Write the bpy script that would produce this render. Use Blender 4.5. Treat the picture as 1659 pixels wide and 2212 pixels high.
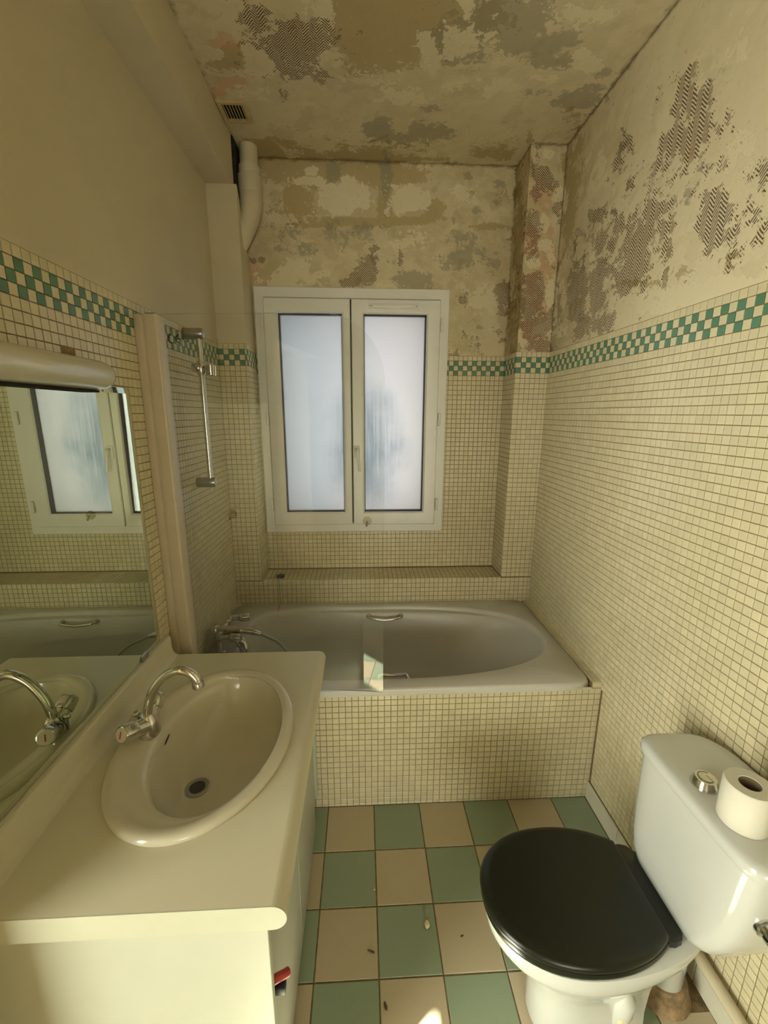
import bpy, bmesh, math, random
import numpy as np
from mathutils import Vector, Matrix

random.seed(7); np.random.seed(7)
SC = bpy.context.scene
for _o in list(bpy.data.objects): bpy.data.objects.remove(_o)
COL = SC.collection

# ---------------------------------------------------------------- camera
CAM_F, CAM_YAW, CAM_PITCH, CAM_ROLL, CAM_Z = 925.23, .0508, -.2252, .004, 1.6774
cam_d = bpy.data.cameras.new('camera'); cam = bpy.data.objects.new('camera', cam_d); COL.objects.link(cam)
_f = Vector((math.sin(CAM_YAW)*math.cos(CAM_PITCH), math.cos(CAM_YAW)*math.cos(CAM_PITCH), math.sin(CAM_PITCH)))
_r = Vector((math.cos(CAM_YAW), -math.sin(CAM_YAW), 0)); _u = _r.cross(_f)
_R = _r*math.cos(CAM_ROLL)+_u*math.sin(CAM_ROLL); _U = -_r*math.sin(CAM_ROLL)+_u*math.cos(CAM_ROLL)
cam.matrix_world = Matrix(((_R.x,_U.x,-_f.x,0),(_R.y,_U.y,-_f.y,0),(_R.z,_U.z,-_f.z,CAM_Z),(0,0,0,1)))
cam_d.sensor_fit = 'VERTICAL'; cam_d.sensor_height = 36; cam_d.lens = CAM_F/2212*36
cam_d.clip_start = .01
SC.camera = cam
NF, NR, NU = np.array(_f), np.array(_R), np.array(_U)
def to_px(P):
    P = np.asarray(P, float)-np.array([0,0,CAM_Z]); d = P@NF
    d = np.where(d < 1e-3, 1e-3, d)
    return np.stack([829.5+CAM_F*(P@NR)/d, 1106-CAM_F*(P@NU)/d, P@NF], -1)

# ---------------------------------------------------------------- world, sun, lamps, exposure
W = bpy.data.worlds.new('world'); SC.world = W; W.use_nodes = True
wn = W.node_tree.nodes; wl = W.node_tree.links
wn['Background'].inputs['Color'].default_value = (.93,.96,1.0,1)
wn['Background'].inputs['Strength'].default_value = 1.5
SUN_DIR = Vector((.628,.437,-.643)).normalized()
sd = bpy.data.lights.new('sun','SUN'); sd.energy = 85; sd.color = (1,.98,.82); sd.angle = .009
so = bpy.data.objects.new('sun', sd); COL.objects.link(so)
so.rotation_euler = SUN_DIR.to_track_quat('-Z','Y').to_euler(); so.location = (-4,-3,5)
def area(name, loc, target, sx, sy, power, color):
    d = bpy.data.lights.new(name,'AREA'); d.shape = 'RECTANGLE'; d.size = sx; d.size_y = sy; d.energy = power; d.color = color
    o = bpy.data.objects.new(name,d); COL.objects.link(o); o.location = loc
    o.rotation_euler = (Vector(target)-Vector(loc)).to_track_quat('-Z','Y').to_euler(); return o
area('hall_daylight', (-2.12,-.60,1.25), (0,.10,1.20), 1.2, 2.2, 130, (.99,1,.82))
area('corridor_fill', (.28,-4.5,1.05), (.15,2,1.6), 1.6, 1.9, 82, (1,1,.82))  # added fill lamp, brightens the back wall and ceiling from behind the camera
SC.view_settings.view_transform = 'Standard'; SC.view_settings.look = 'None'
SC.view_settings.gamma = 1; SC.view_settings.exposure = 0.14; SC.view_settings.use_curve_mapping = False

# ---------------------------------------------------------------- dimensions (metres; camera stands over x=0,y=0)
XL, XR, YB, YN, YA, XPL, XPR = -.7368, 1.0019, 2.3691, 2.5622, 1.5498, -.5905, .8237
HB, ZT, ZTL, ZL, H, YR = .585, 2.002, 2.0265, .7274, 2.9483, -.45
P = .027
DOOR_Y = .48            # the doorway in the left wall runs from the rear wall to here

# ---------------------------------------------------------------- materials
def mat(name):
    m = bpy.data.materials.new(name); m.use_nodes = True
    return m, m.node_tree.nodes, m.node_tree.links, m.node_tree.nodes['Principled BSDF']
def N(nt, typ, **kw):
    n = nt.new(typ)
    for k, v in kw.items():
        if k in ('operation','blend_type','data_type','noise_dimensions','attribute_name','interpolation_type','use_clamp','distance'): setattr(n, k, v)
    return n
class G:
    """small helper that writes node graphs"""
    def __init__(s, m): s.nt = m.node_tree; s.n = s.nt.nodes; s.l = s.nt.links
    def link(s, v, sock):
        if hasattr(v,'links') or isinstance(v, bpy.types.NodeSocket): s.l.new(v, sock)
        else: sock.default_value = v
    def math(s, op, a, b=0., c=None, clamp=False):
        n = s.n.new('ShaderNodeMath'); n.operation = op; n.use_clamp = clamp
        s.link(a, n.inputs[0]); s.link(b, n.inputs[1])
        if c is not None: s.link(c, n.inputs[2])
        return n.outputs[0]
    def step(s, v, lo, hi):
        n = s.n.new('ShaderNodeMapRange'); n.interpolation_type = 'SMOOTHSTEP'
        s.link(v, n.inputs[0]); n.inputs[1].default_value = lo; n.inputs[2].default_value = hi
        return n.outputs[0]
    def rng(s, v, a, b, c, d):
        n = s.n.new('ShaderNodeMapRange'); s.link(v, n.inputs[0])
        for i, q in enumerate((a,b,c,d)): n.inputs[i+1].default_value = q
        return n.outputs[0]
    def noise(s, co, scale, detail=4, rough=.55, dist=0.):
        n = s.n.new('ShaderNodeTexNoise'); s.link(co, n.inputs['Vector']); n.inputs['Scale'].default_value = scale
        n.inputs['Detail'].default_value = detail; n.inputs['Roughness'].default_value = rough; n.inputs['Distortion'].default_value = dist
        return n.outputs['Fac']
    def mix(s, f, a, b):
        n = s.n.new('ShaderNodeMix'); n.data_type = 'RGBA'; s.link(f, n.inputs[0])
        for v, k in ((a,6),(b,7)):
            if isinstance(v, tuple): n.inputs[k].default_value = (*v[:3],1)
            else: s.l.new(v, n.inputs[k])
        return n.outputs[2]
    def attr(s, name):
        n = s.n.new('ShaderNodeAttribute'); n.attribute_name = name; return n
    def sep(s, v):
        n = s.n.new('ShaderNodeSeparateXYZ'); s.l.new(v, n.inputs[0]); return n.outputs
    def comb(s, x, y, z):
        n = s.n.new('ShaderNodeCombineXYZ')
        for i, v in enumerate((x,y,z)): s.link(v, n.inputs[i])
        return n.outputs[0]
    def bump(s, h, strength, dist, bsdf):
        n = s.n.new('ShaderNodeBump'); s.link(h, n.inputs['Height']); n.inputs['Strength'].default_value = strength
        n.inputs['Distance'].default_value = dist; s.l.new(n.outputs[0], bsdf.inputs['Normal']); return n
    def obj(s): return s.n.new('ShaderNodeTexCoord').outputs['Object']

def simple(name, col, rough=.5, metal=0., var=0., scale=12., bump=0., bscale=200., coat=0., spec=.5):
    m, n, l, b = mat(name); g = G(m)
    b.inputs['Roughness'].default_value = rough; b.inputs['Metallic'].default_value = metal
    b.inputs['Coat Weight'].default_value = coat; b.inputs['Specular IOR Level'].default_value = spec
    co = n.new('ShaderNodeNewGeometry').outputs['Position']
    f = g.noise(co, scale, 5)
    c = g.mix(g.step(f,.3,.7), tuple(q*(1-var) for q in col), tuple(min(1,q*(1+var)) for q in col))
    l.new(c, b.inputs['Base Color'])
    if bump: g.bump(g.noise(co, bscale, 3), bump, .002, b)
    return m

M = {}
M['paint'] = simple('cream_wall_paint', (.62,.545,.38), .55, var=.03, scale=3, bump=.25, bscale=140)
M['grout'] = simple('brown_grout', (.27,.17,.085), .85, var=.15, scale=30)
M['floor_grout'] = simple('floor_grout', (.17,.13,.07), .9, var=.25, scale=40)
M['pvc'] = simple('white_window_plastic', (.76,.75,.70), .32, var=.02)
M['pipe'] = simple('white_pipe_plastic', (.60,.53,.38), .4, var=.04)
M['rubber'] = simple('dark_gasket_rubber', (.022,.022,.03), .6)
M['chrome'] = simple('chrome', (.66,.65,.62), .13, 1, var=.03)
M['dull_chrome'] = simple('dull_chrome', (.42,.42,.40), .28, 1, var=.08)
M['enamel'] = simple('white_bath_enamel', (.60,.58,.53), .30, var=.015)
M['ceramic'] = simple('white_ceramic', (.60,.615,.585), .10, var=.01, coat=.4)
M['basin'] = simple('cream_washbasin_ceramic', (.66,.62,.49), .13, var=.012, coat=.4)
M['laminate'] = simple('cream_worktop_laminate', (.68,.64,.49), .30, var=.012, scale=4, bump=.05, bscale=500)
M['edge'] = simple('pale_worktop_edging', (.53,.54,.42), .45, var=.02)
M['board'] = simple('white_cabinet_board', (.50,.515,.42), .42, var=.015, bump=.05, bscale=500)
M['door'] = simple('shaded_white_cabinet_door', (.43,.42,.38), .35, var=.015)  # white door darkened to grey for its side in shade
M['black'] = simple('black_seat_plastic', (.010,.012,.007), .27, var=.1, scale=40, spec=.4)
M['profile'] = simple('cream_aluminium_profile', (.62,.53,.40), .38, var=.03)
M['opal'] = simple('opal_lamp_plastic', (.68,.65,.55), .08, var=.02)
M['dark'] = simple('dark_void', (.012,.010,.006), .9)
M['grille'] = simple('aged_cream_plastic', (.50,.40,.22), .55, var=.1, scale=40)
M['paper'] = simple('white_tissue_paper', (.68,.66,.57), .95, bump=.3, bscale=300)
M['card'] = simple('grey_cardboard', (.22,.17,.11), .9)
M['skirt'] = simple('white_skirting_tile', (.66,.64,.53), .22, var=.04)
M['collar'] = simple('brown_mastic', (.27,.185,.10), .85, var=.3, scale=50, bump=.6, bscale=60)
M['screed'] = simple('bare_screed', (.19,.13,.065), .95, var=.4, scale=30, bump=.6, bscale=80)
M['sealant'] = simple('white_sealant', (.62,.58,.47), .4, var=.1, scale=40)
M['red'] = simple('red_plastic', (.42,.035,.03), .4)
M['navy'] = simple('navy_plastic', (.015,.02,.04), .4)
M['ink'] = simple('black_print', (.01,.01,.01), .6)
M['foam'] = simple('cream_foam', (.70,.60,.36), .8, bump=.4, bscale=200)
M['crumb'] = simple('dark_debris', (.10,.075,.04), .9)
M['drain'] = simple('dark_drain', (.05,.055,.05), .35)

def tile_mat(name, col, dirt, rough, bump=.35):
    m, n, l, b = mat(name); g = G(m)
    geo = n.new('ShaderNodeNewGeometry'); oi = n.new('ShaderNodeObjectInfo')
    r = g.math('FRACT', g.math('ADD', geo.outputs['Random Per Island'], oi.outputs['Random']))
    pos = geo.outputs['Position']
    c = g.mix(g.math('MULTIPLY', r, .8), tuple(q*.93 for q in col), tuple(min(1,q*1.06) for q in col))
    c = g.mix(g.math('MULTIPLY', g.step(g.noise(pos, 60, 4), .58,.75), .25), c, dirt)
    l.new(c, b.inputs['Base Color'])
    l.new(g.rng(r,0,1,rough*.8,rough*1.25), b.inputs['Roughness']); b.inputs['Specular IOR Level'].default_value = .7
    g.bump(g.noise(pos, 230, 3), bump, .0006, b)
    return m
M['cream_tile'] = tile_mat('cream_mosaic_glaze', (.70,.63,.425), (.44,.32,.18), .16, .5)
M['green_tile'] = tile_mat('green_mosaic_glaze', (.10,.24,.155), (.12,.18,.09), .18)
M['floor_cream'] = tile_mat('beige_floor_tile', (.55,.465,.325), (.38,.31,.20), .38, .12)
M['floor_green'] = tile_mat('sage_floor_tile', (.30,.375,.265), (.2,.25,.16), .33, .12)

def plaster_mat():
    """stripped wall: old cream skim, bared ochre, grey filler, pink distemper, combed brown glue"""
    m, n, l, b = mat('stripped_patchy_plaster'); g = G(m)
    co = g.attr('surface').outputs['Vector']
    A = g.sep(g.attr('mask_a').outputs['Color']); B = g.sep(g.attr('mask_b').outputs['Color'])
    s = g.sep(co); u, v = s[0], s[1]
    warp = g.noise(co, 7, 4, .6)
    wco = g.comb(g.math('ADD', u, g.math('MULTIPLY', warp, .10)), g.math('ADD', v, g.math('MULTIPLY', warp, -.07)), 0.)
    big = g.noise(wco, 3.2, 6, .62); mid = g.noise(wco, 11, 6, .65); fine = g.noise(co, 42, 5, .7); tiny = g.noise(co, 160, 3, .7)
    edge = g.math('ADD', g.math('MULTIPLY', g.math('SUBTRACT', mid, .5), 2.1), g.math('MULTIPLY', g.math('SUBTRACT', fine, .5), 1.3))
    def patch(mask, thr, w=.05, soft=1.):
        return g.step(g.math('ADD', mask, g.math('MULTIPLY', edge, soft)), thr, thr+w)
    clean_or_lit = g.attr('mask_a').outputs['Alpha']
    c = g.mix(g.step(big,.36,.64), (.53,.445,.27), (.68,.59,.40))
    c = g.mix(clean_or_lit, c, (.72,.635,.45))
    c = g.mix(g.math('MULTIPLY', g.step(mid,.47,.60), .5), c, (.72,.63,.44))
    c = g.mix(g.math('MULTIPLY', g.step(g.noise(wco, 6.3, 5, .6),.55,.62), g.math('SUBTRACT', .42, g.math('MULTIPLY', clean_or_lit, .3))), c, (.42,.345,.20))
    c = g.mix(g.math('MULTIPLY', g.step(fine,.57,.72), .28), c, (.30,.20,.09))
    ochre = patch(A[1],.45,.18); c = g.mix(g.math('MULTIPLY', ochre, .85), c, (.43,.335,.17))
    grey = patch(A[2],.45,.22); c = g.mix(g.math('MULTIPLY', grey, .66), c, (.29,.265,.185))
    pink = patch(B[1],.45,.12); c = g.mix(g.math('MULTIPLY', pink, .6), c, (.60,.34,.21))
    white = patch(B[0],.45,.03); c = g.mix(g.math('MULTIPLY', white, .9), c, (.74,.655,.46))
    # combed glue: zigzag strokes, about 4.6 cm a zigzag and 9 mm a stroke
    uu = g.math('MULTIPLY', u, 1/.046); cell = g.math('FLOOR', g.math('MULTIPLY', uu, 2.)); fr = g.math('FRACT', uu)
    tri = g.math('ABSOLUTE', g.math('SUBTRACT', fr, .5))
    t = g.math('ADD', g.math('ADD', v, g.math('MULTIPLY', tri, .052)), g.math('ADD', g.math('MULTIPLY', g.math('SINE', g.math('MULTIPLY', cell, 7.3)), .003), g.math('MULTIPLY', mid, .018)))
    line = g.math('SINE', g.math('ADD', g.math('MULTIPLY', t, 2*math.pi/.0112), g.math('MULTIPLY', fine, 1.3)))
    comb = g.math('MULTIPLY', g.step(g.math('ADD', line, g.math('MULTIPLY', g.math('SUBTRACT', tiny,.5), 2.2)), -.1,.35), patch(A[0],.52,.12,1.15))
    haze = patch(A[0],.45,.3,.9)
    c = g.mix(g.math('MULTIPLY', haze, .12), c, (.42,.29,.15))
    c = g.mix(g.math('MULTIPLY', comb, .93), c, g.mix(g.step(big,.42,.60), (.095,.05,.022), (.085,.06,.045)))
    # specks, dirt in the corners
    speck = g.math('MULTIPLY', g.step(g.noise(co, 75, 2), .70,.74), g.step(mid,.45,.6)); c = g.mix(g.math('MULTIPLY', speck, .6), c, (.10,.065,.03))
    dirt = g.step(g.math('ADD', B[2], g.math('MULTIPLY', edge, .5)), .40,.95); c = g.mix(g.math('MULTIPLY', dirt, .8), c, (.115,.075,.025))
    l.new(c, b.inputs['Base Color']); b.inputs['Roughness'].default_value = .8; b.inputs['Specular IOR Level'].default_value = .25
    h = g.math('ADD', g.math('MULTIPLY', white, .5), g.math('MULTIPLY', comb, .35))
    h = g.math('SUBTRACT', h, g.math('MULTIPLY', ochre, .4)); h = g.math('ADD', h, g.math('MULTIPLY', mid, .8)); h = g.math('ADD', h, g.math('MULTIPLY', fine, .25))
    g.bump(h, .55, .004, b)
    return m
M['plaster'] = plaster_mat()

def frosted():
    m, n, l, b = mat('frosted_glass'); g = G(m); n.remove(b)
    pos = n.new('ShaderNodeNewGeometry').outputs['Position']; s = g.sep(pos)
    # outside tones and a dim blurred view painted into the pane, with condensation runs
    dx = g.math('DIVIDE', g.math('SUBTRACT', s[0], .02), .24); dz = g.math('DIVIDE', g.math('SUBTRACT', s[2], 1.48), .42)
    rr = g.math('SQRT', g.math('ADD', g.math('MULTIPLY', dx, dx), g.math('MULTIPLY', dz, dz)))
    cl = g.noise(pos, 5, 5, .6)
    dim_view = g.step(g.math('ADD', rr, g.math('MULTIPLY', g.math('SUBTRACT', cl,.5), .8)), 1.15, .15)
    runs = g.noise(g.comb(g.math('MULTIPLY', s[0], 60.), 0., g.math('MULTIPLY', s[2], 3.5)), 1., 3)
    dim_view = g.math('MULTIPLY', dim_view, g.rng(g.step(runs,.42,.66),0,1,1.,.5))
    grain = g.noise(pos, 260, 2)
    c = g.mix(g.step(g.math('ADD', g.math('MULTIPLY', cl, .35), s[0]),-.35,.45), (.78,.83,.86), (.95,.935,.92))
    c = g.mix(g.math('MULTIPLY', dim_view, .92), c, (.40,.48,.545))
    c = g.mix(g.math('MULTIPLY', g.step(grain,.5,.75), .18), c, (.98,.98,.98))
    tr = n.new('ShaderNodeBsdfTranslucent'); l.new(c, tr.inputs['Color'])
    gl = n.new('ShaderNodeBsdfGlossy'); gl.inputs['Roughness'].default_value = .25
    fr = n.new('ShaderNodeFresnel'); fr.inputs['IOR'].default_value = 1.45
    mx = n.new('ShaderNodeMixShader'); l.new(g.math('MULTIPLY', fr.outputs[0], .8), mx.inputs[0]); l.new(tr.outputs[0], mx.inputs[1]); l.new(gl.outputs[0], mx.inputs[2])
    l.new(mx.outputs[0], n['Material Output'].inputs['Surface']); return m
M['frosted'] = frosted()
def clear_glass(name, tint, rough=0.):
    m, n, l, b = mat(name); n.remove(b)
    t = n.new('ShaderNodeBsdfTransparent'); t.inputs['Color'].default_value = (*tint,1)
    gl = n.new('ShaderNodeBsdfGlossy'); gl.inputs['Roughness'].default_value = rough
    fr = n.new('ShaderNodeFresnel'); fr.inputs['IOR'].default_value = 1.5
    mx = n.new('ShaderNodeMixShader'); l.new(fr.outputs[0], mx.inputs[0]); l.new(t.outputs[0], mx.inputs[1]); l.new(gl.outputs[0], mx.inputs[2])
    l.new(mx.outputs[0], n['Material Output'].inputs['Surface']); return m
M['glass'] = clear_glass('clear_screen_glass', (.985,.99,.98), .01)
M['clear_plastic'] = clear_glass('clear_hook_plastic', (.86,.84,.74), .1)
M['glass_rim'] = simple('polished_glass_edge', (.55,.62,.52), .2)
M['mirror'] = simple('mirror_silver', (.70,.76,.64), .012, 1)
M['mirror'].node_tree.nodes['Principled BSDF'].inputs['Roughness'].default_value = .0

# ---------------------------------------------------------------- object helpers
ORG = {}
def link(o, parent, origin):
    COL.objects.link(o); ORG[o.name] = Vector(origin)
    if parent is not None:
        o.parent = parent; o.location = Vector(origin)-ORG[parent.name]
    else: o.location = origin
    return o
def thing(name, label, cat, loc, group=None, kind=None):
    o = bpy.data.objects.new(name, None); o.empty_display_size = .05
    link(o, None, loc); tag(o, label, cat, group); return o
def tag(o, label=None, cat=None, group=None, kind=None):
    for k, v in (('label',label),('category',cat),('group',group),('kind',kind)):
        if v: o[k] = v
    return o
def build(name, V, F, m, parent=None, origin=None, smooth=None, mats=None, fmat=None, label=None, kind=None):
    """V in world metres; one mesh object"""
    V = np.asarray(V, float)
    if origin is None:
        origin = ORG[parent.name] if parent is not None else ((V.min(0)+V.max(0))/2*np.array([1,1,0])+V.min(0)*np.array([0,0,1]))
    me = bpy.data.meshes.new(name); me.from_pydata((V-np.array(origin)).tolist(), [], [list(f) for f in F])
    for q in (mats or [m]): me.materials.append(q)
    if fmat is not None: me.polygons.foreach_set('material_index', fmat)
    bm = bmesh.new(); bm.from_mesh(me); bmesh.ops.recalc_face_normals(bm, faces=bm.faces); bm.to_mesh(me); bm.free()
    if smooth is not None:
        me.shade_smooth()
        if smooth < 3: me.set_sharp_from_angle(angle=smooth)
    me.update()
    o = bpy.data.objects.new(name, me); link(o, parent, origin)
    if label: o['label'] = label
    if kind: o['kind'] = kind
    return o
class MB:
    """collects shapes in world coordinates"""
    def __init__(s): s.V = []; s.F = []; s.fm = []; s.m = 0
    def add(s, V, F):
        k = len(s.V); s.V += [tuple(map(float,v)) for v in V]; s.F += [tuple(i+k for i in f) for f in F]; s.fm += [s.m]*len(F); return s
    def box(s, x0,x1,y0,y1,z0,z1, b=0., seg=2):
        if b <= 0:
            V = [(x,y,z) for x in (x0,x1) for y in (y0,y1) for z in (z0,z1)]
            return s.add(V, [(0,1,3,2),(4,6,7,5),(0,4,5,1),(2,3,7,6),(0,2,6,4),(1,5,7,3)])
        bm = bmesh.new(); bmesh.ops.create_cube(bm, size=1)
        for v in bm.verts: v.co = Vector(((x0+x1)/2+v.co.x*(x1-x0),(y0+y1)/2+v.co.y*(y1-y0),(z0+z1)/2+v.co.z*(z1-z0)))
        bmesh.ops.bevel(bm, geom=bm.edges[:], offset=b, segments=seg, affect='EDGES', profile=.6)
        bm.verts.ensure_lookup_table(); bm.verts.index_update()
        s.add([v.co for v in bm.verts], [[v.index for v in f.verts] for f in bm.faces]); bm.free(); return s
    def loft(s, rings, cap0=True, cap1=True, closed=True):
        n = len(rings[0]); V = [p for r in rings for p in r]; F = []
        for i in range(len(rings)-1):
            for j in range(n if closed else n-1):
                k = (j+1) % n; F.append((i*n+j, i*n+k, (i+1)*n+k, (i+1)*n+j))
        if cap0: F.append(tuple(range(n)))
        if cap1: F.append(tuple(range((len(rings)-1)*n, len(rings)*n)))
        return s.add(V, F)
    def tube(s, pts, r, n=16, cap=True):
        pts = [Vector(p) for p in pts]; rs = r if hasattr(r,'__len__') else [r]*len(pts)
        t0 = (pts[1]-pts[0]).normalized(); a = t0.orthogonal().normalized(); rings = []
        for i, p in enumerate(pts):
            t = ((pts[min(i+1,len(pts)-1)]-pts[i]).normalized()+(pts[i]-pts[max(i-1,0)]).normalized())
            t = t.normalized() if t.length > 1e-6 else t0
            a = (a-t*a.dot(t)).normalized(); b = t.cross(a)
            rings.append([p+(a*math.cos(q)+b*math.sin(q))*rs[i] for q in [2*math.pi*k/n for k in range(n)]])
        return s.loft(rings, cap, cap)
    def lathe(s, base, axis, prof, n=32):
        """prof: (distance along axis, radius)"""
        base = Vector(base); axis = Vector(axis).normalized()
        pts = [base+axis*d for d, _ in prof]; a = axis.orthogonal().normalized(); b = axis.cross(a)
        return s.loft([[p+(a*math.cos(q)+b*math.sin(q))*r for q in [2*math.pi*k/n for k in range(n)]] for p, (_, r) in zip(pts, prof)])
    def done(s, name, m, parent=None, smooth=.6, **kw):
        mats = kw.pop('mats', None)
        return build(name, s.V, s.F, m, parent, smooth=smooth, mats=mats, fmat=s.fm if mats else None, **kw)
def curve(pts, n=8):
    """Catmull-Rom through the points"""
    p = [Vector(q) for q in pts]; p = [p[0]*2-p[1]]+p+[p[-1]*2-p[-2]]; out = []
    for i in range(1, len(p)-2):
        for k in range(n):
            t = k/n; a,b,c,d = p[i-1:i+3]
            out.append(.5*((2*b)+(c-a)*t+(2*a-5*b+4*c-d)*t*t+(3*b-a-3*c+d)*t**3))
    return out+[p[-2]]
def rect_frame(mb, x0,x1,z0,z1, prof):
    """bars round a rectangle that faces -y; prof: (inset, y)"""
    return mb.loft([[(x0+i,y,z0+i),(x1-i,y,z0+i),(x1-i,y,z1-i),(x0+i,y,z1-i)] for i, y in prof], False, False)
def sell(cx, cy, a, b, z, n=64, e=2., ph=0.):
    out = []
    for k in range(n):
        t = 2*math.pi*k/n+ph; c, s_ = math.cos(t), math.sin(t)
        out.append((cx+a*math.copysign(abs(c)**(2/e),c), cy+b*math.copysign(abs(s_)**(2/e),s_), z))
    return out

# ---------------------------------------------------------------- stripped plaster surfaces
# marks seen in the photo: (px, py, rx, ry, strength) in its 1659 x 2212 frame, carried onto the real surfaces as they stand
COMB = [(1510,270,60,70,.75),(1400,480,60,110,.62),(1330,560,60,90,.58),(1270,640,50,90,.55),(1560,480,40,60,.8),(1640,470,50,90,.55),
 (1500,225,30,50,1),(1475,310,35,40,1),(1445,365,35,30,.8),(1550,462,30,42,1.1),(1525,500,18,22,1),(1378,545,26,55,1.15),(1350,600,18,30,1),(1330,480,26,22,.8),(1290,465,20,16,1),
 (1300,520,22,26,.9),(1305,580,26,30,.8),(1248,640,20,50,1.1),(1290,640,16,52,1.1),(1258,700,18,30,1),(1300,690,20,28,1),(1210,660,9,40,.8),(1436,605,7,20,1),(1625,470,34,50,.62),(1650,380,14,40,.9),(1590,560,30,25,.55),(1460,240,10,20,.8),
 (1355,310,12,26,.9),(1345,350,22,20,.7),(1470,175,14,20,.7),(1620,150,12,20,.5),(1415,450,28,24,.8),(1440,490,18,14,.9),(1530,540,9,16,.8),
 (1160,700,30,34,1.1),(1150,650,22,40,1.2),(1160,600,14,16,.6),(1150,500,13,45,1),(1180,385,20,28,1.05),(1160,420,10,18,.8),(1200,460,12,18,.8),(1165,370,14,40,.6),(1150,540,12,30,.9),(1165,745,26,16,1),(1200,580,10,14,.6),
 (785,588,24,22,1.15),(750,608,14,8,1),(800,560,14,10,.8),(865,560,5,20,.7),(1088,635,12,26,1.1),(1000,650,12,14,.8),(1080,720,16,22,.5),(1010,745,22,22,.55),(985,770,12,10,.7),(555,562,16,5,.8),(810,535,12,6,.6),
 (640,90,66,44,1.05),(560,50,34,44,.9),(625,150,36,24,.8),(690,165,22,18,.75),(620,50,40,30,.6),(520,30,20,30,.5),(610,205,10,16,.7)]
OCHRE = [(690,362,46,22,1.3),(800,362,50,26,1.3),(832,430,12,38,1.3),(640,420,26,20,1.2),(760,480,80,9,1.1),(870,380,40,16,1.1),(935,455,14,14,1.2),(860,478,50,7,1.1),(590,350,20,40,1),(880,30,130,70,1.4),(800,90,70,50,1.1),(790,10,50,70,1.2),(1000,20,60,26,.9),(845,145,20,10,.9),(750,20,40,60,.8),
 (700,370,90,40,1),(800,360,60,40,1),(640,430,40,34,.9),(610,360,50,30,.7),(840,395,10,50,1),(880,375,60,20,.7),(1010,420,18,10,.8),(935,445,20,12,1.1),(930,470,16,10,1),(700,486,60,7,1),(870,476,80,7,1),(1060,490,40,6,.9),(640,455,40,9,.9),
 (1120,560,9,180,.9),(1110,700,12,60,.8),(1230,420,14,110,.9),(1250,330,14,60,.7),(1400,615,50,12,.7),(1470,590,30,40,.6),(1570,560,50,26,.5),(1350,400,40,12,.4),(840,320,90,14,.6),(1060,330,50,14,.8),(580,320,40,20,.9),(1145,330,6,60,.7),
 (560,340,24,30,.8),(760,335,60,8,1),(890,345,60,6,.9),(490,135,30,14,.9),(500,110,18,12,.9),(680,320,40,12,.6),(1230,250,26,16,.6)]
GREY = [(1090,45,90,40,1.2),(1000,110,50,28,1),(955,90,26,36,1),(1180,95,60,30,.9),(1190,130,60,14,.9),(1100,100,60,16,.9),(1250,215,46,15,1.15),(1030,120,30,20,.8),(1130,10,60,30,.8),(820,280,24,18,1.1),(935,282,34,14,1.1),(860,300,60,12,.8),(1290,190,26,9,.8),(930,235,24,8,.8),(1150,200,30,10,.7),(1300,155,20,12,.7),
 (720,375,12,24,1.1),(835,385,9,50,1),(830,560,30,14,.6),(890,605,36,16,1.1),(990,560,30,26,.9),(1000,520,40,20,.6),(750,500,60,26,.7),(620,500,40,20,.7),(1060,560,30,30,.7),(1070,430,18,16,.7),(1030,455,14,8,.8),(570,600,20,14,.6),(650,540,60,14,.6),(1010,380,9,10,1),(1075,400,14,12,.7),(1030,700,30,20,.5),
 (1350,320,12,34,0.70),(1320,455,30,20,0.55),(1480,440,16,14,0.55),(1255,500,8,12,0.70),(1485,415,8,10,0.78),(1530,345,10,22,0.55),(1560,150,26,20,0.39),(1620,420,5,6,0.94),(1300,560,24,40,0.43),(1260,660,30,50,0.43),(1250,560,20,40,0.39),(1290,440,14,24,0.47),(1340,420,22,14,0.39),(545,110,18,10,0.47),(760,150,14,10,0.55)]
WHITE = [(745,425,40,25,1.25),(700,430,12,17,1),(882,430,30,20,1.25),(665,392,28,7,1.1),(915,432,12,17,1),(788,437,10,20,1),(672,368,10,6,1.1),(880,520,40,20,.6),(830,620,24,14,.7),(640,580,40,20,.6),(640,605,60,18,.8),(1040,650,30,26,.8),(1000,420,30,30,.5),
 (1210,430,11,22,1.1),(1170,480,14,14,1),(1175,530,11,9,1.2),(1150,565,14,12,1),(1200,650,22,40,1),(1190,710,24,14,1.1),(1195,560,10,14,.6),(1185,335,14,10,.7),
 (1580,620,90,22,1),(1500,640,90,22,1),(1640,560,30,40,.5),(1420,660,50,16,.9),(1600,330,40,50,.6),(1500,500,30,30,.5),(1420,420,30,30,.6),(1290,370,24,50,.5),(1280,610,6,60,1.2),(1600,100,30,60,.5),
 (990,90,34,30,.9),(930,115,18,30,.9),(700,40,14,70,1.1),(660,40,10,50,.7),(1060,95,30,30,.5),(1060,190,90,20,.5),(850,180,60,26,.5),(1260,120,18,14,1),(1270,140,20,12,1.1),(1180,170,30,8,.9),(870,215,50,14,.6),(550,200,40,14,.6),(1010,15,16,24,.9),(1260,30,60,20,.7)]
PINK = [(1175,430,24,30,.8),(1150,520,14,30,1),(1185,560,20,26,.9),(1170,610,26,30,1),(1180,660,22,30,.9),(1150,720,24,26,.8),(1190,500,10,30,.7),(480,90,26,14,.9),(500,180,34,12,.9),(470,200,20,14,.8),(470,20,20,24,.5),(610,40,30,14,.4),(640,265,26,16,.5),(545,590,14,18,.7),(770,590,16,16,.5),(1090,610,10,20,.6),(985,740,20,16,.4),(1480,110,22,18,.5),(1500,200,14,14,.5),(1490,330,16,16,.4)]
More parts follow.
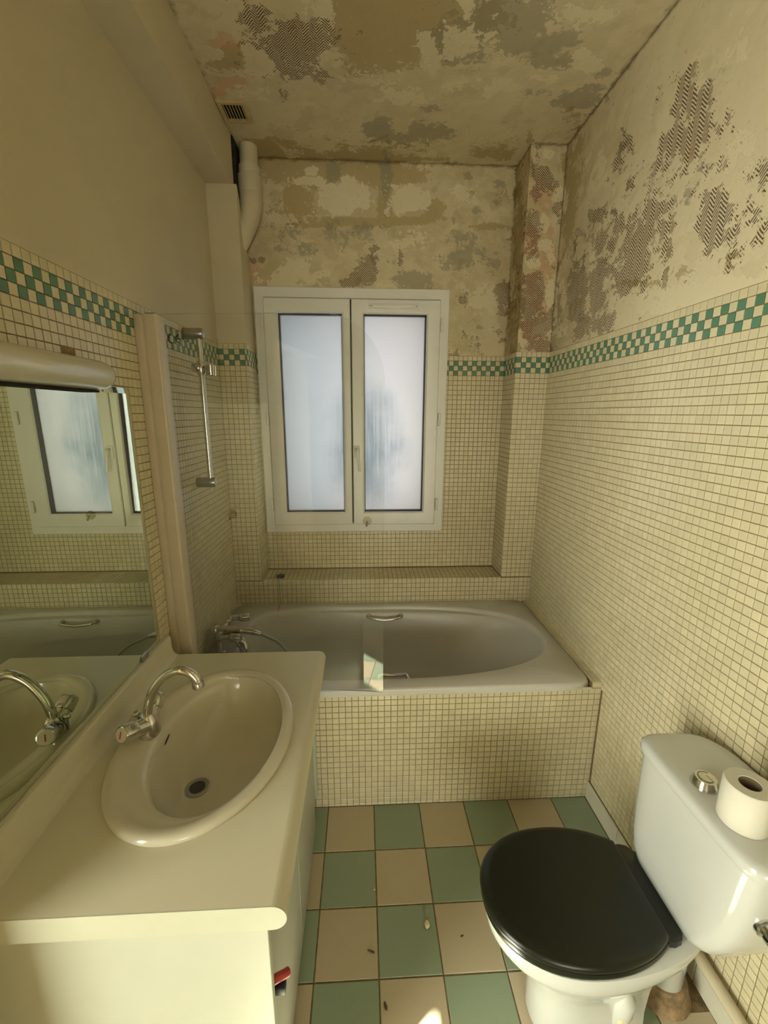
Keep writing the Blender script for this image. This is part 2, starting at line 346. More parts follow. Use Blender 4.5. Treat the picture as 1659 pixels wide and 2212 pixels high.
def marks(pp, L):
    o = np.zeros(len(pp))
    for x,y,rx,ry,a in L:
        d = ((pp[:,0]-x)/rx)**2+((pp[:,1]-y)/ry)**2
        o = np.maximum(o, a*np.exp(-.40*d))
    return np.where(pp[:,2] > .3, o, 0)
def plaster(name, o, du, dv, nu, nv, parent, holes=(), dirt=None, step=.015, clean_or_lit=0.):
    """a patch spanned by du*nu, dv*nv from corner o"""
    o, du, dv = map(np.array, (o,du,dv)); ku, kv = max(2,int(nu/step)), max(2,int(nv/step))
    us, vs = np.linspace(0,nu,ku+1), np.linspace(0,nv,kv+1)
    UU, VV = np.meshgrid(us, vs, indexing='ij'); pts = (o+UU[...,None]*du+VV[...,None]*dv).reshape(-1,3)
    F = []
    for i in range(ku):
        for j in range(kv):
            c = o+du*(us[i]+us[i+1])/2+dv*(vs[j]+vs[j+1])/2
            if any(all(a <= q <= b for q, (a,b) in zip(c,h)) for h in holes): continue
            a = i*(kv+1)+j; F.append((a,a+kv+1,a+kv+2,a+1))
    ob = build(name, pts, F, M['plaster'], parent, smooth=4)
    me = ob.data; pp = to_px(pts)
    ax_u, ax_v = np.abs(du).argmax(), np.abs(dv).argmax()
    surf = np.zeros((len(pts),3)); surf[:,0] = pts[:,ax_u]+pts[:,3-ax_u-ax_v]*.37; surf[:,1] = pts[:,ax_v]
    a = me.attributes.new('surface','FLOAT_VECTOR','POINT'); a.data.foreach_set('vector', surf.ravel())
    D = dirt(pts) if dirt else np.zeros(len(pts))
    for nm, ch in (('mask_a',(COMB,OCHRE,GREY)),('mask_b',(WHITE,PINK,None))):
        C4 = np.ones((len(pts),4))
        for k, L in enumerate(ch): C4[:,k] = D if L is None else marks(pp, L)
        C4[:,3] = clean_or_lit(pts) if callable(clean_or_lit) else clean_or_lit
        a = me.attributes.new(nm,'FLOAT_COLOR','POINT'); a.data.foreach_set('color', C4.ravel())
    return ob

# ---------------------------------------------------------------- mosaic
def tile_mesh(name, m, U, V_, Nn, w, h, t=.002, b=.0012):
    U, V_, Nn = map(Vector, (U,V_,Nn)); q = []
    for a, d in ((0,-.001),(0,t-b*.6),(b,t)):
        for su, sv in ((-1,-1),(1,-1),(1,1),(-1,1)): q.append(U*su*(w/2-a)+V_*sv*(h/2-a)+Nn*d)
    F = [(8,9,10,11)]+[(r*4+i,r*4+(i+1)%4,r*4+4+(i+1)%4,r*4+4+i) for r in (0,1) for i in range(4)]
    me = bpy.data.meshes.new(name); me.from_pydata([tuple(v) for v in q], [], F); me.materials.append(m)
    bm = bmesh.new(); bm.from_mesh(me); bmesh.ops.recalc_face_normals(bm, faces=bm.faces)
    if bm.faces[0:1] and False: pass
    bm.to_mesh(me); bm.free(); me.update(); return me
def grid(o, U, V_, Nn, us, vs, green=None, skip=None):
    """tile centres on a plane; us, vs: joint positions along U and V from o"""
    out = []
    for i in range(len(us)-1):
        for j in range(len(vs)-1):
            w, h = us[i+1]-us[i]-.0021, vs[j+1]-vs[j]-.0021
            if w < .004 or h < .004: continue
            cu, cv = (us[i]+us[i+1])/2, (vs[j]+vs[j+1])/2
            c = Vector(o)+Vector(U)*cu+Vector(V_)*cv
            if skip and skip(c): continue
            out.append((c, Vector(U), Vector(V_), Vector(Nn), w, h, bool(green and green(i,j,c))))
    return out
def joints(a, b, anchor, pitch=P):
    k0 = math.ceil((a-anchor)/pitch-1e-6); v = [anchor+k*pitch for k in range(k0, int((b-anchor)/pitch)+2)]
    v = [q for q in v if a+.002 < q < b-.002]; return [a]+v+[b]
def mosaic(parent, tiles, limit=300, stuff_name='small_mosaic_tiles'):
    """the largest seen tiles become parts, the rest one joined part"""
    cs = np.array([t[0] for t in tiles]); pc = to_px(cs)
    pu = to_px(cs+np.array([t[1]*t[4] for t in tiles])); pv = to_px(cs+np.array([t[2]*t[5] for t in tiles]))
    ar = np.abs((pu[:,0]-pc[:,0])*(pv[:,1]-pc[:,1])-(pu[:,1]-pc[:,1])*(pv[:,0]-pc[:,0]))
    vis = (pc[:,0]>0)&(pc[:,0]<1659)&(pc[:,1]>0)&(pc[:,1]<2212)&(pc[:,2]>.1)&np.array([abs(t[4]-P+.0021)<1e-4 and abs(t[5]-P+.0021)<1e-4 and not HIDDEN(t[0]) for t in tiles])
    order = np.argsort(-np.where(vis, ar, 0)); single = set(int(i) for i in order[:limit] if vis[i])
    cache = {}; org = ORG[parent.name]; VS = []; FS = []; fm = []
    for i, (c,U,V_,Nn,w,h,g) in enumerate(tiles):
        if i in single:
            key = (g, tuple(round(q,2) for q in Nn))
            if key not in cache: cache[key] = tile_mesh('tile', M['green_tile' if g else 'cream_tile'], U,V_,Nn, P-.0021, P-.0021)
            o = bpy.data.objects.new('tile', cache[key]); COL.objects.link(o); o.parent = parent; o.location = c-org
            o.rotation_euler = [random.gauss(0,.004) for _ in range(3)]
        else:
            k = len(VS); b, t = .0012, .002; ta, tb = random.gauss(0,.004), random.gauss(0,.004)
            for a, d in ((0,-.001),(0,t-b*.6),(b,t)):
                for su, sv in ((-1,-1),(1,-1),(1,1),(-1,1)):
                    x, y = su*(w/2-a), sv*(h/2-a); VS.append(tuple(c+U*x+V_*y+Nn*(d+x*ta+y*tb)))
            f = [(8,9,10,11)]+[(r*4+q,r*4+(q+1)%4,r*4+4+(q+1)%4,r*4+4+q) for r in (0,1) for q in range(4)]
            if U.cross(V_).dot(Nn) < 0: f = [tuple(reversed(q)) for q in f]
            FS += [tuple(q+k for q in ff) for ff in f]; fm += [int(g)]*9
    if VS:
        me = bpy.data.meshes.new(stuff_name); me.from_pydata(VS, [], FS); me.materials.append(M['cream_tile']); me.materials.append(M['green_tile'])
        me.polygons.foreach_set('material_index', fm); me.update()
        o = bpy.data.objects.new(stuff_name, me); COL.objects.link(o); o.parent = parent; o.location = -org; o['kind'] = 'stuff'
def HIDDEN(c): return c.y > 1.5 and c.y < 1.6 and c.x < -.15
def struct(name, label=None, loc=(0,0,0)):
    o = bpy.data.objects.new(name, None); link(o, None, loc); o['kind'] = 'structure'
    return o
def sbox(name, boxes, m, parent=None, **kw):
    mb = MB()
    for b in boxes: mb.box(*b)
    o = mb.done(name, m, parent, smooth=None, **kw)
    if parent is None: o['kind'] = 'structure'
    return o
DT = .0018   # grout sits this far behind the tile faces

# ================================================================ ROOM SHELL
# floor: bare grout bed and one object per tile
floor = sbox('floor', [(XL-.1,XR+.1,YR-.1,YA+.1,-.08,-.0015)], M['floor_grout'], origin=(0,0,0))
FX, FY, FP = .0392, 1.349, .1981
tile_cache = {}
def floor_tile(x0,x1,y0,y1,green):
    key = (round(x1-x0,4),round(y1-y0,4),green)
    if key not in tile_cache:
        mb = MB(); w, h = (x1-x0)/2, (y1-y0)/2
        rings = [[(-w+a,-h+a,z),(w-a,-h+a,z),(w-a,h-a,z),(-w+a,h-a,z)] for a, z in ((0,-.004),(0,-.0012),(.0008,-.0003),(.002,0))]
        mb.loft(rings, False, True); me = bpy.data.meshes.new('tile'); me.from_pydata(mb.V, [], mb.F); me.materials.append(M['floor_green' if green else 'floor_cream'])
        bm = bmesh.new(); bm.from_mesh(me); bmesh.ops.recalc_face_normals(bm, faces=bm.faces); bm.to_mesh(me); bm.free(); tile_cache[key] = me
    o = bpy.data.objects.new('tile', tile_cache[key]); COL.objects.link(o); o.parent = floor
    o.location = ((x0+x1)/2,(y0+y1)/2,random.gauss(0,.0003)); o.rotation_euler = (random.gauss(0,.0015),random.gauss(0,.0015),0)
for i in range(-4,6):
    for r in range(0,11):
        x0, x1 = max(FX+i*FP,XL)+.0022, min(FX+(i+1)*FP,XR-.012)-.0022
        y1 = (YA if r == 0 else FY-(r-1)*FP)-.0022; y0 = max(FY-r*FP, YR)+.0022
        if x1-x0 < .02 or y1-y0 < .02: continue
        g = (i+r) % 2 == 0
        if i == 4 and r == 3: continue                       # the tile broken out round the waste pipe
        floor_tile(x0,x1,y0,y1,g)
x0 = FX+4*FP
MB().add([(x0,.765,-.0012),(XR-.01,.765,-.0012),(XR-.01,.955,-.0012),(x0,.955,-.0012)], [(0,1,2,3)]).done('screed_patch', M['screed'], floor, smooth=None, label='bare brown screed where a tile is broken out')
floor_tile(x0+.0022,XR-.012,.757,.835,False)

# ceiling
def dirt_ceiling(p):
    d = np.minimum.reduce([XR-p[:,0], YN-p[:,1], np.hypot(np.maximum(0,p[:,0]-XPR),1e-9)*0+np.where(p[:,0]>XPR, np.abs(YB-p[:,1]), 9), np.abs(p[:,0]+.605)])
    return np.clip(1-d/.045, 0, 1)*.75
ceiling = sbox('ceiling', [(XL-.1,XR+.1,YR-.1,YN+.25,H+.002,H+.12)], M['paint'], origin=(0,0,0))
plaster('plaster', (XL,YR,H), (1,0,0), (0,1,0), XR-XL, YN-YR, ceiling, dirt=dirt_ceiling, step=.018, clean_or_lit=.42)  # ceiling colour lightened here to make up for weak light

# right wall
wall_right = struct('wall_right')
sbox('wall_body', [(XR+DT,XR+.12,YR-.1,YN+.25,-.08,H)], M['grout'], wall_right)
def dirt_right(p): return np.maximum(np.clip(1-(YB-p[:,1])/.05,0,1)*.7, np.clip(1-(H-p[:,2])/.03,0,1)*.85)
plaster('plaster', (XR+.001,YR,ZT+.001), (0,1,0), (0,0,1), YB-YR, H-ZT-.001, wall_right, dirt=dirt_right, clean_or_lit=lambda p: np.clip((2.25-p[:,1])/.5,0,1)*np.clip(1.15-(p[:,2]-ZT)/1.6,0,1)*.85)
def band(top): return lambda c: int(math.floor((top-c.z)/P+1e-6))
br = band(ZT); yo = 1.1194
def green_right(i,j,c):
    r = br(c); k = int(round((c.y-yo)/P)); return 1 <= r <= 3 and (k+r-1) % 2 == 0
rt = grid((XR,0,0),(0,1,0),(0,0,1),(-1,0,0), joints(YR,YB,yo-P/2), joints(0,ZT,ZT), green_right, skip=lambda c: (c.z < .085 and c.y < YA) or (c.z < HB-.03 and c.y > YA))
mosaic(wall_right, rt)

# left wall, its beam, and the doorway behind the camera
wall_left = struct('wall_left')
sbox('wall_body', [(XL-.12,XL-DT,DOOR_Y,YN+.25,-.08,H)], M['grout'], wall_left)
sbox('painted_wall', [(XL-.001,XL+.001,DOOR_Y,YN,ZTL,H)], M['paint'], wall_left)
sbox('lintel', [(XL-.12,XL,YR-.1,DOOR_Y,2.1,H)], M['paint'], wall_left)
bl = band(ZTL); ylo = 1.0545
def green_left(i,j,c):
    r = bl(c); k = int(round((c.y-ylo)/P)); return 1 <= r <= 3 and (k+r-1) % 2 == 0
lt = grid((XL,0,0),(0,1,0),(0,0,1),(1,0,0), joints(DOOR_Y,YB,ylo-P/2), joints(HB-.03,ZTL,ZTL), green_left,
    skip=lambda c: (c.y < 1.415 and .89 < c.z < 1.74) or (c.y < 1.47 and c.z < .872) or (abs(c.y-1.177) < .028 and abs(c.z-1.823) < .012))
mosaic(wall_left, lt)
MB().box(XL-.0015,XL+.0004,1.15,1.204,1.817,1.838).done('broken_gap', M['collar'], wall_left, smooth=None, label='dark gap where two mosaic tiles are missing')
beam = sbox('beam', [(XL,-.605,YR,2.378,2.7415,H)], M['paint'])

# back wall: right pier, window recess, ledge, boxed-in pipe at the left
wall_back = struct('wall_back')
WX0, WX1, WZ0, WZ1 = -.50, .41, 1.04, 2.27
sbox('wall_body', [(XL-.1,WX0,YN+DT,YN+.25,-.08,H),(WX1,XR+.1,YN+DT,YN+.25,-.08,H),(WX0,WX1,YN+DT,YN+.25,-.08,WZ0),(WX0,WX1,YN+DT,YN+.25,WZ1,H)], M['grout'], wall_back)
sbox('pier', [(XPR+DT,XR,YB+DT,YN,ZL,H)], M['grout'], wall_back)
sbox('ledge', [(XL,XR,YB+DT,YN,.3,ZL-DT)], M['grout'], wall_back)
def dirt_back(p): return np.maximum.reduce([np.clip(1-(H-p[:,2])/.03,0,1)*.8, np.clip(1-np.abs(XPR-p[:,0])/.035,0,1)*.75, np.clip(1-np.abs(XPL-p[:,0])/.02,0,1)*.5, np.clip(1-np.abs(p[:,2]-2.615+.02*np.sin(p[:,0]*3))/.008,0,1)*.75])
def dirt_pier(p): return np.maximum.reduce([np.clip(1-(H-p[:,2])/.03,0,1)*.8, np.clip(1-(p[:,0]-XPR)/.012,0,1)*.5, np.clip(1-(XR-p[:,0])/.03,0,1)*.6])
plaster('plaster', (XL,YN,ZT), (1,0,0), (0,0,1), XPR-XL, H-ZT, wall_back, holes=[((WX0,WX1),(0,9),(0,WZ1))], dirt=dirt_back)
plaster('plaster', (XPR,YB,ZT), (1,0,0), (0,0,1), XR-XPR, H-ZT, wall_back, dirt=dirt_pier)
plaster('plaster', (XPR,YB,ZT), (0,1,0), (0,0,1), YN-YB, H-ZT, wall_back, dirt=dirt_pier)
bt = []
zr = joints(ZL,ZT,ZT)
gp = lambda i,j,c: 1 <= br(c) <= 3 and (i+br(c)-1) % 2 == 0
inwin = lambda c: -.555 < c.x < .475 and c.z > .985
bt += grid((0,YB,0),(1,0,0),(0,0,1),(0,-1,0), joints(XPR,XR,XPR), zr, gp)                                   # pier front
bt += grid((XPR,0,0),(0,1,0),(0,0,1),(-1,0,0), joints(YB,YN,YB), zr, gp)                                    # pier return
gn = lambda i,j,c: 1 <= br(c) <= 3 and (int(round((c.x-XPR)/P-.5))+br(c)) % 2 == 0
bt += grid((0,YN,0),(1,0,0),(0,0,1),(0,-1,0), joints(XPL,XPR,XPR), zr, gn, inwin)                            # recess
bt += grid((0,0,ZL),(1,0,0),(0,1,0),(0,0,1), joints(XPL,XPR,XPR), joints(YB,YN,YB))                          # ledge top
bt += grid((0,YB,0),(1,0,0),(0,0,1),(0,-1,0), joints(XL,XR,XPR), joints(HB-.03,ZL,ZL))                       # ledge front
zl = joints(ZL,ZTL,ZTL); gpl = lambda i,j,c: 1 <= bl(c) <= 3 and (i+bl(c)-1) % 2 == 0
bt += grid((0,YB,0),(1,0,0),(0,0,1),(0,-1,0), joints(XL,XPL,XL), zl, gpl)                                    # boxing front
bt += grid((XPL,0,0),(0,1,0),(0,0,1),(1,0,0), joints(YB,YN,YB), zl, gpl)                                     # boxing return
mosaic(wall_back, bt)
# boxing: tiled below, painted above, its side cut away round the pipe
boxing = struct('pillar')
sbox('tiled_core', [(XL,XPL-DT,YB+DT,YN,ZL,ZTL)], M['grout'], boxing)
mb = MB(); e = .012
prof = [(YB,ZTL),(YN,ZTL),(YN,2.46),(2.50,2.50),(2.455,2.56),(2.43,2.63),(2.405,2.70),(2.385,2.735),(YB,2.7415)]
mb.loft([[(XPL,y,z) for y,z in prof],[(XPL-.013,y,z) for y,z in prof]])
mb.box(XL,XPL-.001,YB-.0005,YB+.013,ZTL,2.7415)
mb.done('painted_boxing', M['paint'], boxing, smooth=None)

# unseen rear wall, hall and corridor, shaped to let sun and fill light in
sbox('wall_rear', [(XL-.12,-.25,YR-.12,YR,-.08,H),(.72,XR+.12,YR-.12,YR,-.08,H),(-.25,.72,YR-.12,YR,2.50,H)], M['paint'])
sbox('wall_corridor', [(-.75,-.65,-4.8,YR-.12,0,H),(1.15,1.25,-4.8,YR-.12,0,H),(-.75,1.25,-4.9,-4.8,0,H)], M['paint'])
sbox('ceiling_corridor', [(-.75,1.25,-4.9,YR-.1,H,H+.1)], M['paint'])
hx, hy0, hy1 = -2.2, -1.9, 1.3
wz0, wz1, wy0, wy1 = 1.93, 2.50, -1.11, -.80     # the slot of sun falls on the bathroom floor
hall = sbox('wall_hall', [(hx-.05,hx,hy0,wy0,0,H),(hx-.05,hx,wy1,hy1,0,H),(hx-.05,hx,wy0,wy1,0,wz0),(hx-.05,hx,wy0,wy1,wz1,H),
  (hx,XL-.12,hy0-.1,hy0,0,H),(hx,XL-.12,hy1,hy1+.1,0,H),(XL-.12,XL-.02,hy0,YR-.12,0,H)], M['paint'])
sbox('floor_hall', [(hx,XL,hy0,hy1,-.08,-.002),(-.7,1.2,-4.85,YR-.1,-.08,-.003)], simple('hall_parquet', (.35,.22,.10), .4, var=.2))
sbox('ceiling_hall', [(hx-.05,XL-.1,hy0-.1,hy1+.1,H,H+.1)], M['paint'])

# skirting tiles along the right wall
skirting = struct('baseboard_right')
sbox('backing', [(XR-.007,XR+.001,YR,YA,-.002,.083)], M['grout'], skirting)
ys = [YA,1.314,1.108,.902,.70,.50,.30,.10,-.10,-.30,YR]
for a, b in zip(ys[1:], ys[:-1]):
    MB().box(XR-.012+random.gauss(0,.0004),XR-.005,a+.0015,b-.0015,0,.087,.0012,1).done('tile', M['skirt'], skirting, smooth=None)

# bath surround: tiled masonry front, tile strip between bath and right wall
apron = struct('bath_apron')
AX0 = XL
sbox('masonry', [(AX0,XR,YA+DT,YA+.06,-.01,HB-.032),(.958,XR,YA+DT,YB,HB-.06,HB-.006-DT)], M['grout'], apron)
at = grid((0,YA,0),(1,0,0),(0,0,1),(0,-1,0), joints(-.24,XR,XR), joints(0,HB-.032,HB-.032))
at += grid((0,YA,0),(1,0,0),(0,0,1),(0,-1,0), [.96,XR], [HB-.032,HB-.006])
at += grid((0,0,HB-.006),(1,0,0),(0,1,0),(0,0,1), [.958,.972,XR], joints(YA,YB,YA))
mosaic(apron, at)
mb = MB(); mb.tube(curve([(-.24,1.5435,HB-.028),(.2,1.5425,HB-.027),(.55,1.544,HB-.029),(.955,1.5435,HB-.027)],10), [.0045+random.uniform(0,.0016) for _ in range(31)], 8)
mb.done('sealant_bead', M['sealant'], apron)

# ================================================================ WINDOW
win = struct('window_1', loc=(-.045,YN-.03,.975))
yf = YN-.03
mb = MB(); rect_frame(mb, -.578,.486,.975,2.342, [(.0,YN),(0,yf+.004),(.003,yf),(.052,yf),(.054,yf+.004),(.056,YN+.05)])
mb.done('frame', M['pvc'], win, smooth=.5)
ysf = yf-.012
MB().box(-.066,-.050,yf+.012,yf+.04,1.02,2.286).done('sash_gap_backing', M['rubber'], win, smooth=None)  # dark strip added behind the sash gap to block the light leak
for nm, x0, x1 in (('l',-.528,-.062),('r',-.055,.436)):
    mb = MB(); gl_ = (-.452,-.107) if nm == 'l' else (.012,.360)
    prof = [(0,yf+.03),(0,ysf+.005),(.004,ysf)]
    mb.loft([[(x0+i,y,1.022+i),(x1-i,y,1.022+i),(x1-i,y,2.284-i),(x0+i,y,2.284-i)] for i, y in prof]+
            [[(gl_[0]-a,y,1.100-a),(gl_[1]+a,y,1.100-a),(gl_[1]+a,y,2.210+a),(gl_[0]-a,y,2.210+a)] for a, y in ((.012,ysf),(.006,ysf+.003),(.0,ysf+.010),(0,ysf+.014))], False, False)
    sash = mb.done('sash', M['pvc'], win, smooth=.5)
    mb = MB(); mb.loft([[(gl_[0]+a,y,1.100+a),(gl_[1]-a,y,1.100+a),(gl_[1]-a,y,2.210-a),(gl_[0]+a,y,2.210-a)] for a, y in ((-.004,ysf+.012),(.0012,ysf+.012),(.0012,ysf+.045),(.006,ysf+.05))], False, False)
    mb.done('gasket', M['rubber'], sash, smooth=None)
    MB().box(gl_[0]-.003,gl_[1]+.003,ysf+.046,ysf+.052,1.097,2.213).done('pane', M['frosted'], sash, smooth=None)
    if nm == 'r':
        hb = MB(); hb.box(-.046,-.014,ysf-.009,ysf,1.425,1.497,.004)
        hb.tube([(-.030,ysf-.006,1.475),(-.030,ysf-.026,1.475)],.009,14)
        hd = hb.done('handle', M['pvc'], sash, smooth=.6)
        hb = MB(); hb.tube(curve([(-.030,ysf-.022,1.480),(-.0285,ysf-.030,1.465),(-.024,ysf-.034,1.42),(-.017,ysf-.032,1.350)],6), [.010]*7+[.0085]*6+[.0075]*6, 12)
        hb.done('handle_lever', M['pvc'], sash, smooth=.8)
        vb = MB(); vb.box(.040,.312,ysf-.006,ysf+.001,2.236,2.262,.003); vb.box(.062,.292,ysf-.013,ysf-.005,2.238,2.258,.004)
        vb.done('vent_cover', M['pvc'], sash, smooth=.6)
        for xx in (.051,.302):
            MB().lathe((xx,ysf-.0055,2.249),(0,-1,0),[(0,.0045),(.0015,.004)],12).done('screw', M['dull_chrome'], sash)
for xx, zs in ((.445,(2.158,1.647,1.143)),(-.537,(2.165,1.647,1.149))):
    for z in zs:
        hb = MB(); hb.lathe((xx,ysf-.003,z-.036),(0,0,1),[(0,.004),(.002,.0075),(.034,.0075),(.0345,.006),(.0375,.006),(.038,.0075),(.070,.0075),(.072,.004)],14)
        hb.done('hinge', M['pvc'], win, smooth=.6)

# ================================================================ PIPES AND GRILLE
pt = thing('waste_pipe', 'white plastic soil pipe with a bend in the ceiling corner above the window', 'pipe', (-.55,2.47,2.55))
yp = 2.468
MB().tube([(-.546,yp,H),(-.548,yp,2.80)], .043, 24).done('upper_length', M['pipe'], pt)
MB().lathe((-.5475,yp,2.865),(0,0,-1),[(0,.043),(.004,.050),(.035,.050),(.044,.0445)],28).done('socket', M['pipe'], pt)
cb = curve([(-.548,yp,2.80),(-.548,yp,2.74),(-.551,yp,2.69),(-.568,yp,2.625),(-.60,yp,2.565),(-.64,yp,2.50)],8)
MB().tube(cb, [.0545]*18+[.052]*(len(cb)-18), 28).done('bend', M['pipe'], pt)
MB().lathe((-.548,yp,2.822),(0,0,-1),[(0,.044),(.003,.0565),(.04,.057),(.075,.0565),(.080,.054)],28).done('socket', M['pipe'], pt)
MB().box(-.604,-.598,2.380,2.50,2.70,H-.002).done('gap_shade', M['dark'], pt, smooth=None)  # dark sheet painted in for the shade between beam end and pipe

vg = thing('ventilation_grille', 'square cream plastic air vent with dark slots set in the ceiling', 'vent', (-.538,2.212,H-.012))
vx0, vx1, vy0, vy1 = -.600,-.476,2.145,2.283
mb = MB(); mb.loft([[(vx0+a,vy0+a,z),(vx1-a,vy0+a,z),(vx1-a,vy1-a,z),(vx0+a,vy1-a,z)] for a, z in ((0,H),(0,H-.008),(.004,H-.011),(.017,H-.011),(.019,H-.008),(.019,H+.0))], False, False)
mb.done('frame', M['grille'], vg, smooth=None)
MB().box(vx0+.018,vx1-.018,vy0+.018,vy1-.018,H-.001,H-.0002).done('backing', M['dark'], vg, smooth=None)
for k in range(7):
    x = vx0+.024+k*(vx1-vx0-.048)/6
    mb = MB(); mb.loft([[(x-.0035,y,H-.001),(x+.0005,y,H-.001),(x+.0045,y,H-.010),(x+.0005,y,H-.010)] for y in (vy0+.018,vy1-.018)]); mb.done('slat', M['grille'], vg, smooth=None)

hp = thing('wall_pipe', 'white painted pipe running along the right wall above the skirting', 'pipe', (.97,.4,.10))
MB().tube([(.972,-.40,.135),(.972,.60,.135),(.972,.93,.135)], .017, 16).done('pipe', M['pipe'], hp)
for y in (.50,):
    MB().lathe((.972,y-.008,.135),(0,1,0),[(0,.018),(.002,.021),(.014,.021),(.016,.018)],16).box(.972,XR,y-.006,y+.006,.129,.141).done('pipe_clip', M['pipe'], hp)

# ================================================================ BATH
bath = thing('bathtub', 'white enamel bathtub built in under the window behind tiled front', 'bathtub', (.11,1.95,0))
n = 160
bx0, bx1, by0, by1 = XL+.001, .9565, 1.5385, YB-.002
bcx, bcy = (bx0+bx1)/2, (by0+by1)/2
def rect_ring(x0,x1,y0,y1,z,r=.012):
    cx, cy = (x0+x1)/2, (y0+y1)/2; out = []
    for k in range(n):
        t = 2*math.pi*(k+.5)/n; c, s_ = math.cos(t), math.sin(t); e = 26
        q = (abs(c)**e+abs(s_)**e)**(-1/e); out.append((cx+(x1-x0)/2*c*q, cy+(y1-y0)/2*s_*q, z))
    return out
def tub_ring(x0,x1,y0,y1,z,el=4.5,er=2.5,shelf=0.):
    cx = x0+(x1-x0)*.45; cy = (y0+y1)/2; b = (y1-y0)/2; out = []
    for k in range(n):
        t = 2*math.pi*(k+.5)/n; c, s_ = math.cos(t), math.sin(t); e = er if c > 0 else el; a = (x1-cx) if c > 0 else (cx-x0)
        x = cx+a*math.copysign(abs(c)**(2/e),c); y = cy+b*math.copysign(abs(s_)**(2/e),s_)
        if s_ > 0: y -= shelf*math.exp(-((x-.26)/.50)**4)
        out.append((x, y, z))
    return out
rings = [rect_ring(bx0,bx1,by0,by1,HB-.034), rect_ring(bx0,bx1,by0,by1,HB-.012), rect_ring(bx0+.0015,bx1-.0015,by0+.003,by1-.0015,HB-.004), rect_ring(bx0+.005,bx1-.005,by0+.010,by1-.004,HB)]
rings += [tub_ring(-.612,.912,1.600,2.325,HB), tub_ring(-.604,.905,1.607,2.318,HB-.002), tub_ring(-.598,.899,1.612,2.313,HB-.010), tub_ring(-.596,.895,1.614,2.311,HB-.024), tub_ring(-.595,.893,1.615,2.310,HB-.029,shelf=.026), tub_ring(-.592,.888,1.617,2.308,HB-.05,shelf=.034)]
rings += [tub_ring(-.585,.80,1.628,2.297,HB-.14,4.2,2.4,.03), tub_ring(-.575,.69,1.645,2.280,HB-.24,4,2.3,.015), tub_ring(-.56,.585,1.665,2.258,HB-.33,3.6,2.3), tub_ring(-.53,.50,1.70,2.225,HB-.385,3.2,2.3), tub_ring(-.48,.43,1.76,2.165,HB-.405,2.8,2.3), tub_ring(-.2,.2,1.90,2.03,HB-.41,2.4,2.3)]
MB().loft(rings, False, True).done('tub', M['enamel'], bath, smooth=.9)
for yw, sgn, nm in ((2.276,-1,'grab_handle'),(1.622,1,'grab_handle')):
    x0, x1, z = (.031,.214,HB-.046) if sgn < 0 else (.062,.192,HB-.022)
    mb = MB(); d = sgn*.040
    mb.tube(curve([(x0,yw,z),(x0+.006,yw+d*.8,z+.004),(x0+.03,yw+d,z+.002),((x0+x1)/2,yw+d*1.08,z-.004),(x1-.03,yw+d,z+.002),(x1-.006,yw+d*.8,z+.004),(x1,yw,z)],8), .0075, 12)
    for x in (x0,x1): mb.lathe((x,yw-sgn*.006,z),(0,sgn,0),[(0,.015),(.012,.015),(.016,.011),(.022,.009)],16)
    mb.done(nm, M['chrome'], bath, smooth=.8)
MB().lathe((-.36,1.96,HB-.4095),(0,0,1),[(0,.03),(.003,.03),(.004,.026)],24).done('drain', M['chrome'], bath)

# bath mixer on the left end
tp = thing('bath_tap', 'chrome bath mixer with two knobs on the left end of the bath', 'tap', (-.665,1.89,HB))
mb = MB()
for y in (1.838,1.972):
    mb.lathe((-.672,y,HB-.001),(0,0,1),[(0,.026),(.006,.026),(.010,.015),(.04,.0135),(.06,.016),(.085,.020)],20)
mb.tube(curve([(-.672,1.835,.668),(-.668,1.87,.672),(-.666,1.905,.674),(-.668,1.94,.672),(-.672,1.975,.668)],5), [.022]*3+[.026]*15+[.022]*3, 18)
mb.done('body', M['chrome'], tp, smooth=.8)
for y, y2, zv in ((1.822,1.816,.672),(1.968,1.980,.696)):
    ax = Vector((1,(y2-y)/.11,.02)).normalized()
    mb = MB(); mb.lathe((-.668,y,zv),ax,[(0,.019),(.02,.019),(.022,.014),(.055,.015),(.057,.017)],18); v = mb.done('valve', M['chrome'], tp, smooth=.7)
    kb = Vector((-.668,y,zv))+ax*.058; mb = MB()
    prof = [(0,.017),(.004,.0215),(.012,.022),(.044,.0205),(.049,.018),(.051,.012)]; a_ = ax.orthogonal().normalized(); b_ = ax.cross(a_)
    mb.loft([[kb+ax*d+(a_*math.cos(q)+b_*math.sin(q))*r*(1+.045*math.cos(6*q)) for q in [2*math.pi*k/48 for k in range(48)]] for d, r in prof]); mb.done('knob', M['chrome'], tp, smooth=.6)
mb = MB(); mb.tube(curve([(-.66,1.885,.665),(-.61,1.868,.660),(-.570,1.85,.640),(-.556,1.842,.605),(-.554,1.840,.575)],6), [.018]*8+[.017]*9+[.019]*8, 16); mb.done('spout', M['chrome'], tp, smooth=.8)
hs = thing('hand_shower', 'chrome hand shower lying across the bath mixer with its hose', 'shower', (-.60,1.89,.70))
mb = MB(); mb.tube(curve([(-.715,1.873,.674),(-.69,1.868,.684),(-.65,1.862,.692),(-.60,1.856,.694),(-.55,1.850,.691),(-.515,1.846,.687)],6), [.008]*2+[.017]*4+[.0195]*8+[.017]*9+[.0155]*8, 18); mb.done('grip', M['chrome'], hs, smooth=.8)
MB().lathe((-.690,1.873,.694),(-.35,.10,-.9),[(-.014,.012),(-.01,.022),(.004,.030),(.016,.031),(.020,.028)],24).done('spray_head', M['chrome'], hs, smooth=.7)
MB().lathe((-.516,1.846,.6872),(.95,-.20,-.2),[(0,.013),(.004,.0145),(.022,.013),(.042,.009)],18).done('hose_nut', M['chrome'], hs, smooth=.7)
